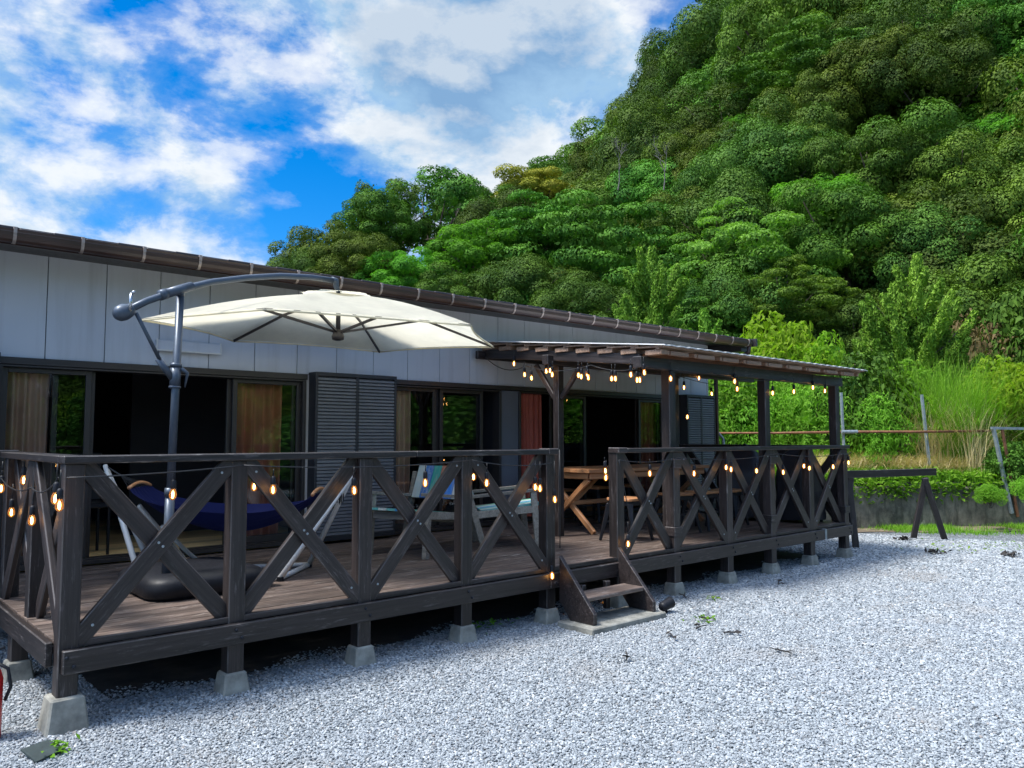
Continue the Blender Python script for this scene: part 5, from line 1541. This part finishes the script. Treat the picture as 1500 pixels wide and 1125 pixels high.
# junipers with upswept plumes
def juniper(px, pbase_r, top_py, base_z, spires, plumes, label, seed):
    rng = np.random.default_rng(seed); rnd = random.Random(seed); Vs = []
    base = at_r(px, 600, pbase_r); base.z = base_z
    rt = Vector((math.sin(math.atan2(base.y, base.x)), -math.cos(math.atan2(base.y, base.x)), 0)); fw_ = Vector((-rt.y, rt.x, 0))
    def plume(p0, p1, bow, rad, n):
        p0 = np.array(p0); p1 = np.array(p1); b = np.array(bow)
        t = rng.uniform(0, 1, n) ** 0.8
        c = p0 + (p1 - p0) * t[:, None] + b * (4 * t * (1 - t))[:, None]
        tan = _norm((p1 - p0) + b * (4 - 8 * t)[:, None])
        rr = rad * (0.25 + 1.3 * np.sqrt(t) * (1 - t) ** 0.75 + 0.05) * np.sqrt(rng.uniform(0.1, 1, n))
        off = rng.normal(size=(n, 3)); off = _norm(off - tan * (off * tan).sum(1, keepdims=True))
        P = c + off * rr[:, None]
        al = _norm(tan * 1.0 + off * 0.7 + np.array([0, 0, 0.25]))
        nr = _norm(off + rng.normal(size=(n, 3)) * 0.6)
        Vs.append(leaves(P, nr, 0.095, rng, 0.34, 0.0, along=al))
    m = MB()
    for (dx, dpy, w) in spires:
        tp = at_r(px + dx, dpy, pbase_r); p0 = Vector((base.x, base.y, base.z)) + rt * dx * 0.008
        L = (tp - p0).length
        plume(p0 + (tp - p0) * 0.15, tp, rt * rnd.uniform(-.15, .15), w, int(2400 * L / 3))
        m.tube([p0 - Vector((0, 0, 1.0)), p0.lerp(tp, 0.5), p0.lerp(tp, 0.9)], [0.09, 0.05, 0.015], 6)
        for k in range(plumes):
            f = rnd.uniform(0.12, 0.8); s = p0.lerp(tp, f); an = rnd.uniform(0, 6.28)
            d = (rt * math.cos(an) + fw_ * math.sin(an)); ln = (1.0 - f * 0.75) * rnd.uniform(0.5, 0.85) * min(3.0, L * 0.55)
            e = s + d * ln * (1.08 - 0.4 * f) + Vector((0, 0, ln * rnd.uniform(0.6, 1.15)))
            plume(s, e, Vector((d.x, d.y, 0)) * ln * 0.10 - Vector((0, 0, ln * 0.12)), 0.09 + 0.07 * ln, int(620 * ln + 120))
            m.tube([s, s.lerp(e, 0.5) - Vector((0, 0, ln * 0.1)), e], [0.03, 0.02, 0.006], 5)
    t = thing('juniper', label, 'tree', base)
    link('crown', quads_mesh('crown', np.concatenate(Vs), L_JUN), t, True); m.build('trunk', M_BARK, t, smooth=True)
juniper(955, 21, 370, 0.9, [(0, 362, 0.30), (-25, 428, 0.30)], 40, 'juniper with upswept plumes behind the right half of the roof', 5)
juniper(1030, 21, 440, 0.9, [(0, 452, 0.28)], 24, 'smaller juniper behind the roof just right of the taller juniper', 6)
juniper(1330, 20.5, 385, 1.6, [(14, 372, 0.28), (-18, 414, 0.34), (-50, 455, 0.3)], 34, 'juniper with two green spires on the bank left of the pampas grass', 7)

# shrubs on the bank
def bush(kind, mats, seeds, Rr, Hh, n, leaf, width, nlobe=20, lobe=(0.3, 0.5), flat=0.8, jit=0.7):
    out = []
    for s in seeds:
        V, C = crown(s, Rr, Hh=Hh, nlobe=nlobe, lobe_r=lobe, leaf=leaf, n=n, flat=flat, low=-0.5, width=width, jit=jit, zc=Hh * 0.75)
        tm = MB(); rnd = random.Random(s)
        for i in range(0, len(C), 2): tm.tube([(rnd.uniform(-.1, .1), rnd.uniform(-.1, .1), -0.3), Vector(C[i]) * 0.5 + Vector((rnd.uniform(-.1, .1), 0, 0)), C[i]], [0.025, 0.018, 0.006], 5)
        out.append((quads_mesh('crown', V, mats), tm.mesh('trunk', M_BARK)))
    TREE[kind] = ('shrub', out, Rr, Hh * 0.75, Hh)
bush('lime', L_LIME, (81, 82), 1.0, 0.8, 5200, 0.13, 0.32, jit=0.9)
bush('weed', L_WEED, (83, 84), 0.9, 0.8, 5200, 0.12, 0.24, jit=0.9)
bush('green', L_SHRUB, (85, 86), 1.0, 0.85, 5200, 0.12, 0.4)
bush('shade', L_MID, (87, 88), 1.0, 0.9, 5200, 0.12, 0.5)
bush('red', L_REDDISH, (89,), 1.0, 0.7, 3600, 0.12, 0.4)
def shrub_at(kind, px, py_top, r, Rr, label, hs=1.0, group=None, var=0):
    top = at_r(px, py_top, r); nm, out, R0, zc, Hh = TREE[kind]; s = Rr / R0
    gz = hill_at(top.x, top.y); H = (zc + Hh) * 0.95
    sz = max(0.3, (top.z - gz) / H) if hs == 0 else s * hs
    z = gz - 0.05 if hs == 0 else top.z - H * sz
    return place(kind, (top.x, top.y, z), _tr.uniform(0, 6.28), (s, s, sz), label, group, 'shrub', var)
shrub_at('lime', 1150, 489, 19.0, 1.25, 'bright lime shrub showing over the end of the pergola roof', 0)
shrub_at('lime', 1118, 500, 19.5, 0.7, 'small lime shrub at the end of the roof gutter', 0, var=1)
shrub_at('lime', 1192, 515, 18.5, 0.75, 'lime shrub above the far right pergola post', 0, var=1)
shrub_at('green', 1075, 555, 17.6, 1.0, 'leafy green shrub just past the house corner', 0)
shrub_at('green', 1060, 600, 16.8, 0.6, 'low leafy shrub behind the bent pipe at the house corner', 0, var=1)
shrub_at('weed', 1145, 565, 17.0, 0.75, 'tall pale weeds between the two right pergola posts', 0)
shrub_at('weed', 1185, 572, 16.6, 0.7, 'tall pale weeds just left of the last pergola post', 0, var=1)
shrub_at('green', 1108, 585, 17.0, 0.6, 'green shrub behind the middle pergola post', 0)
shrub_at('shade', 1265, 535, 17.5, 1.0, 'darker green shrub below the right hand juniper', 0)
shrub_at('shade', 1235, 560, 16.9, 0.7, 'dark green shrub right of the last pergola post', 0, var=1)
shrub_at('weed', 1285, 588, 16.6, 0.55, 'small broad leaved weeds behind the rusty rail', 0)
shrub_at('green', 1330, 545, 18.5, 0.9, 'green shrub at the left foot of the pampas grass', 0, var=1)
shrub_at('red', 1440, 485, 24.5, 1.0, 'reddish shrub behind the pampas grass', 0)
shrub_at('red', 1400, 498, 25, 0.8, 'smaller reddish shrub beside the right hand juniper', 0)
shrub_at('shade', 1492, 452, 25, 1.2, 'blue green shrub at the right edge behind the grass', 0)
shrub_at('lime', 1470, 545, 19.5, 1.0, 'tall lime grass shrub at the right edge of the bank', 0)
shrub_at('lime', 1510, 540, 18.5, 1.0, 'lime shrub cut by the right edge of the picture', 0, var=1)
shrub_at('weed', 1440, 590, 18.2, 0.7, 'pale weeds at the right foot of the pampas grass', 0)
shrub_at('shade', 1480, 655, 16.6, 0.42, 'small dark shrub inside the gate frame', 1.0)
shrub_at('weed', 1512, 700, 15.3, 0.28, 'low weeds under the gate frame', 1.0)
shrub_at('weed', 1450, 712, 15.4, 0.2, 'small bush at the left post of the gate', 1.0)
def fill_bank():
    rnd = random.Random(31)
    for _ in range(46):
        a = R(rnd.uniform(10, 38)); r0 = bank_start(a); r = rnd.uniform(r0 + 5.5, foot_r(a) + 1.5)
        if r < r0 + 5: continue
        x, y = r * math.cos(a), r * math.sin(a); k = rnd.choice(['shade', 'shade', 'green', 'weed'])
        s = rnd.uniform(0.8, 1.5)
        lab = {'shade': 'dark green shrub in the thicket at the foot of the hill', 'green': 'mid green shrub in the thicket at the foot of the hill', 'weed': 'pale leafy shrub in the thicket at the foot of the hill'}[k]
        place(k, (x, y, hill_z(a, r) - 0.15), rnd.uniform(0, 6), (s, s, s * rnd.uniform(0.7, 1.1)), lab, lab.replace('shrub', 'shrubs'), 'shrub', rnd.randrange(2))
fill_bank()
def far_thicket():
    rnd = random.Random(12)
    for i in range(30):
        u = rnd.uniform(0.05, 0.95); v = rnd.uniform(0.0, 0.35); x, y, z = FB(u, v); s = rnd.uniform(1.3, 2.0)
        place(rnd.choice(['green', 'weed', 'shade']), (x, y, z - 0.3), rnd.uniform(0, 6), s, 'leafy shrub across the yard, mirrored in the window panes', 'shrubs mirrored in the windows', 'shrub', i)
far_thicket()

# blades: arching strips of a few segments
def blades(P, D, L, W, lean, rng, seg=3, curl=1.0):
    """P roots (n,3), D horizontal lean directions (n,3), L lengths, W widths -> quads"""
    n = len(P); up = np.array([0, 0, 1.0]); Q = []
    side = _norm(np.cross(D, up) + 1e-6)
    prev = P; pw = W
    for k in range(seg):
        f = (k + 1) / seg
        ang = lean * (0.35 + curl * f * f)
        st = (up * np.cos(ang)[:, None] + D * np.sin(ang)[:, None]) * (L / seg)[:, None]
        nx = prev + st; nw = W * (1 - f) ** 0.7 + 0.0008
        q = np.empty((n, 4, 3)); q[:, 0] = prev - side * pw[:, None] / 2; q[:, 1] = prev + side * pw[:, None] / 2
        q[:, 2] = nx + side * nw[:, None] / 2; q[:, 3] = nx - side * nw[:, None] / 2
        Q.append(q); prev, pw = nx, nw
    return np.concatenate(Q)
def tuft_set(roots, n_each, Lr, Wr, spread, leanr, seed, seg=3, curl=1.0):
    rng = np.random.default_rng(seed); roots = np.asarray(roots); n = len(roots) * n_each
    P = np.repeat(roots, n_each, 0) + np.c_[rng.normal(size=(n, 2)) * spread, np.zeros(n)]
    a = rng.uniform(0, 2 * np.pi, n); D = np.c_[np.cos(a), np.sin(a), np.zeros(n)]
    return blades(P, D, rng.uniform(*Lr, n), rng.uniform(*Wr, n), rng.uniform(*leanr, n), rng, seg, curl)

pc = at_r(1392, 620, 17.6); pc.z = hill_at(pc.x, pc.y)
t = thing('pampas_grass', 'big clump of pampas grass with green arching blades and dry straw at its foot', 'grass clump', pc)
rng = np.random.default_rng(9)
roots = [(pc.x + dx, pc.y + dy, pc.z - 0.05) for dx, dy in rng.normal(size=(60, 2)) * 0.42]
V = tuft_set(roots, 42, (1.2, 2.5), (0.012, 0.026), 0.08, (0.05, 1.05), 10, 6, 1.7)
link('green_blades', quads_mesh('green_blades', V, L_GRASS), t, True)
fr = Vector((pc.x, pc.y, 0)).normalized()
roots2 = [(pc.x - fr.x * 0.35 + dx, pc.y - fr.y * 0.35 + dy, pc.z) for dx, dy in np.clip(rng.normal(size=(50, 2)), -1.3, 1.3) * 0.45]
V = np.concatenate([tuft_set(roots2, 40, (0.7, 1.5), (0.007, 0.014), 0.1, (0.15, 0.9), 11, 4, 1.6)])
link('dry_blades', quads_mesh('dry_blades', V, L_STRAW), t, True)

# straw and low greenery on the bank, grass along the gravel edge
def bank_pts(n, seed, a_rng, d_rng, dens=None):
    rnd = random.Random(seed); out = []
    while len(out) < n:
        a = R(rnd.uniform(*a_rng)); r = bank_start(a) + rnd.uniform(*d_rng)
        x, y = r * math.cos(a), r * math.sin(a)
        if dens and noise.noise(Vector((x * dens[0], y * dens[0], dens[2]))) < dens[1]: continue
        out.append((x, y, hill_z(a, r) - 0.01))
    return out
V = np.concatenate([tuft_set(bank_pts(900, 1, (18.6, 28), (0.7, 3.2), (0.8, -0.2, 2.0)), 34, (0.25, 0.62), (0.008, 0.016), 0.16, (0.9, 1.5), 3, 3, 0.8)])
tag(link('dry_straw', quads_mesh('dry_straw', V, L_STRAW)), 'dry straw lying over the bank below the pampas grass', 'straw', kind='stuff')
V = np.concatenate([tuft_set(bank_pts(900, 2, (9, 36), (0.08, 1.3), (1.1, -0.25, 7.0)), 20, (0.08, 0.28), (0.006, 0.014), 0.09, (0.2, 1.0), 4, 3),
                    tuft_set(bank_pts(1500, 5, (8, 38), (1.2, 7.0), (0.5, -0.3, 9.0)), 22, (0.2, 0.7), (0.008, 0.018), 0.15, (0.15, 0.9), 6, 3)])
tag(link('bank_grass', quads_mesh('bank_grass', V, L_GRASS)), 'green grass on the bank above the retaining wall', 'grass', kind='stuff')
rngc = np.random.default_rng(44); bp = np.array(bank_pts(5200, 8, (9, 36), (0.02, 1.9), (0.9, -0.12, 4.0)))
bp = np.repeat(bp, 4, 0) + rngc.normal(size=(len(bp) * 4, 3)) * np.array([0.08, 0.08, 0.05]) + np.array([0, 0, 0.10])
hp = np.array([q for q in bank_pts(1500, 18, (12, 32), (-0.16, -0.04), (0.8, 0.0, 4.0))]); hp[:, 2] = WALL_H - rngc.uniform(-0.08, 0.34, len(hp)) ** 1 * rngc.uniform(0.2, 1, len(hp))
bp = np.concatenate([bp, hp])
V = leaves(bp, _norm(rngc.normal(size=(len(bp), 3)) * 0.6 + np.array([0, 0, 1])), 0.085, rngc, 0.5)
tag(link('ground_cover', quads_mesh('ground_cover', V, L_WEED)), 'broad leaved ground cover spilling over the retaining wall', 'ground cover', kind='stuff')
def edge_pts(n, seed):
    rnd = random.Random(seed); out = []
    while len(out) < n:
        a = R(rnd.uniform(8, 29)); r = bank_start(a) - 0.12 - abs(rnd.gauss(0, 1)) * (0.22 + 0.45 * max(0, (24 - math.degrees(a)) / 12))
        x, y = r * math.cos(a), r * math.sin(a)
        if x < 11.6: continue
        if noise.noise(Vector((x * 0.9, y * 0.9, 1.5))) < 0.08 and rnd.random() < 0.95: continue
        out.append((x, y, 0.0))
    return out
V = np.concatenate([tuft_set(edge_pts(520, 3), 20, (0.03, 0.13), (0.006, 0.012), 0.07, (0.2, 1.1), 12, 3)])
tag(link('edge_grass', quads_mesh('edge_grass', V, L_GRASS)), 'short green grass growing along the foot of the retaining wall', 'grass', kind='stuff')
# a soil and straw margin between gravel and wall
mg = MB(); nn = 60; vs_ = []
for i in range(nn + 1):
    a = R(5 + 24.5 * i / nn); r1 = bank_start(a) - 0.02; w_ = 0.55 + 0.5 * max(0, (24 - math.degrees(a)) / 12) + 0.25 * noise.noise(Vector((i * 0.3, 0, 0)))
    for k in range(5):
        r = r1 - w_ * k / 4; vs_.append((r * math.cos(a), r * math.sin(a), 0.012 + 0.02 * (1 - k / 4)))
mg.add(vs_, [(i * 5 + k, (i + 1) * 5 + k, (i + 1) * 5 + k + 1, i * 5 + k + 1) for i in range(nn) for k in range(4)])
tag(mg.build('soil_margin', plain('dry_soil', (0.17, 0.13, 0.085), 0.95, 0, 0.4, 5, 0.6), None), None, None, kind='structure')
# weeds in the gravel
def weed(px, py, n, label, s=0.07, L=L_WEED):
    g = at_z(px, py, 0.0); rng = np.random.default_rng(px)
    P = np.c_[rng.normal(size=(n, 2)) * s, rng.uniform(0.012, 0.05, n)] + np.array([g.x, g.y, 0])
    V = leaves(P, _norm(rng.normal(size=(n, 3)) * 0.5 + np.array([0, 0, 1])), 0.055, rng, 0.4)
    return tag(link('weed', quads_mesh('weed', V, L)), label, 'weed')
weed(92, 1104, 18, 'little green weed beside the slate tile', 0.04)
weed(712, 918, 26, 'tiny weed in the gravel under the deck edge', 0.10)
weed(1030, 912, 22, 'tiny weed beside the leafy twig', 0.06)
weed(1040, 880, 8, 'faint weed among the gravel left of the far footings', 0.05)
weed(1395, 806, 40, 'patch of low green weeds at the edge of the gravel', 0.28)
weed(1460, 800, 40, 'patch of low green weeds near the right edge of the gravel', 0.3)
for (px, py, lab) in ((1372, 812, 'dark clump of dead leaves on the gravel near the sawhorse'), (1480, 815, 'dark heap of dead leaves at the right edge of the gravel'), (1325, 792, 'dark scrap of leaves beside the sawhorse leg')):
    g = at_z(px, py, 0.0); rng = np.random.default_rng(px); n = 34
    P = np.c_[rng.normal(size=(n, 2)) * np.array([0.09, 0.06]), rng.uniform(0.01, 0.05, n)] + np.array([g.x, g.y, 0])
    V = leaves(P, _norm(rng.normal(size=(n, 3)) * 0.6 + np.array([0, 0, 1])), 0.07, rng, 0.6)
    tag(link('dead_leaves', quads_mesh('dead_leaves', V, M_BARKD)), lab, 'dead leaves')

# ------------------------------------------------------------------ loose gravel stones
def gravel_stones():
    rng = np.random.default_rng(1); pts = []
    for (r0, r1, cell) in ((1.6, 4.8, 0.0132), (4.8, 7.2, 0.0158), (7.2, 10.0, 0.021), (10.0, 14.0, 0.029)):
        g = np.arange(-0.5, r1, cell)
        X, Y = np.meshgrid(g, np.arange(-0.5, min(r1, 7.3), cell)); X = X.ravel(); Y = Y.ravel()
        X = X + rng.uniform(-.45, .45, X.size) * cell; Y = Y + rng.uniform(-.45, .45, Y.size) * cell
        rr = np.hypot(X, Y); az = np.degrees(np.arctan2(Y, X))
        ok = (rr >= r0) & (rr < r1) & (az > 0) & (az < 90) & ((Y < 7.2))
        ok &= ~((X > 1.45) & (X < 10.0) & (Y > 5.15 + 0.12 * np.sin(X * 5) + 0.1 * rng.uniform(-1, 1, X.size)))  # stones left out where the dark shade sheet shows
        ok &= ~((X > 4.68) & (X < 5.66) & (Y > 4.25) & (Y < 4.68))
        X, Y = X[ok], Y[ok]
        pts.append(np.c_[X, Y, rng.uniform(-0.003, 0.007, X.size), np.full(X.size, cell)])
    P = np.concatenate(pts)
    bs = np.array([bank_start(a) for a in np.linspace(R(5), R(90), 300)])
    bl = np.interp(np.arctan2(P[:, 1], P[:, 0]), np.linspace(R(5), R(90), 300), bs)
    az = np.degrees(np.arctan2(P[:, 1], P[:, 0]))
    mar = np.where(az < 29.4, 0.5, -5)
    P = P[np.hypot(P[:, 0], P[:, 1]) < bl - mar]
    me = bpy.data.meshes.new('gravel'); me.vertices.add(len(P)); me.vertices.foreach_set('co', P[:, :3].ravel().astype(np.float32))
    at = me.attributes.new('cell', 'FLOAT', 'POINT'); at.data.foreach_set('value', P[:, 3].astype(np.float32)); me.update()
    o = bpy.data.objects.new('gravel', me); COL.objects.link(o); tag(o, 'pale grey crushed gravel covering the yard', 'gravel', kind='stuff')
    ng = bpy.data.node_groups.new('gravel_scatter', 'GeometryNodeTree')
    ng.interface.new_socket('Geometry', in_out='INPUT', socket_type='NodeSocketGeometry'); ng.interface.new_socket('Geometry', in_out='OUTPUT', socket_type='NodeSocketGeometry')
    N = ng.nodes; Lk = ng.links.new
    gi = N.new('NodeGroupInput'); go = N.new('NodeGroupOutput'); jn = N.new('GeometryNodeJoinGeometry')
    for k in range(4):
        ic_ = N.new('GeometryNodeMeshIcoSphere'); ic_.inputs['Radius'].default_value = 0.5; ic_.inputs['Subdivisions'].default_value = 2
        sp_ = N.new('GeometryNodeSetPosition'); nz = N.new('ShaderNodeTexNoise'); nz.noise_dimensions = '4D'
        nz.inputs['W'].default_value = k * 7.3; nz.inputs['Scale'].default_value = 1.9; nz.inputs['Detail'].default_value = 1.0
        sb = N.new('ShaderNodeVectorMath'); sb.operation = 'SUBTRACT'; sb.inputs[1].default_value = (0.5, 0.5, 0.5)
        ml = N.new('ShaderNodeVectorMath'); ml.operation = 'SCALE'; ml.inputs['Scale'].default_value = 0.75
        Lk(nz.outputs['Color'], sb.inputs[0]); Lk(sb.outputs[0], ml.inputs[0]); Lk(ic_.outputs['Mesh'], sp_.inputs['Geometry']); Lk(ml.outputs[0], sp_.inputs['Offset'])
        mt = N.new('GeometryNodeSetMaterial'); mt.inputs['Material'].default_value = M_GRAV; Lk(sp_.outputs[0], mt.inputs['Geometry'])
        ti = N.new('GeometryNodeGeometryToInstance'); Lk(mt.outputs[0], ti.inputs[0]); Lk(ti.outputs[0], jn.inputs[0])
    ip = N.new('GeometryNodeInstanceOnPoints'); Lk(gi.outputs[0], ip.inputs['Points']); Lk(jn.outputs[0], ip.inputs['Instance']); ip.inputs['Pick Instance'].default_value = True
    ri = N.new('FunctionNodeRandomValue'); ri.data_type = 'INT'; ri.inputs[4].default_value = 0; ri.inputs[5].default_value = 3; Lk(ri.outputs[2], ip.inputs['Instance Index'])
    rr = N.new('FunctionNodeRandomValue'); rr.data_type = 'FLOAT_VECTOR'; rr.inputs[0].default_value = (-0.5, -0.5, 0); rr.inputs[1].default_value = (0.5, 0.5, 6.28); rr.inputs['Seed'].default_value = 3
    Lk(rr.outputs[0], ip.inputs['Rotation'])
    rs = N.new('FunctionNodeRandomValue'); rs.data_type = 'FLOAT_VECTOR'; rs.inputs[0].default_value = (0.85, 0.65, 0.55); rs.inputs[1].default_value = (1.75, 1.3, 1.0); rs.inputs['Seed'].default_value = 9
    na = N.new('GeometryNodeInputNamedAttribute'); na.data_type = 'FLOAT'; na.inputs['Name'].default_value = 'cell'
    ms = N.new('ShaderNodeVectorMath'); ms.operation = 'SCALE'; Lk(rs.outputs[0], ms.inputs[0]); Lk(na.outputs[0], ms.inputs['Scale'])
    Lk(ms.outputs[0], ip.inputs['Scale']); Lk(ip.outputs[0], go.inputs[0])
    md = o.modifiers.new('scatter', 'NODES'); md.node_group = ng
    return len(P)
print('stones', gravel_stones())
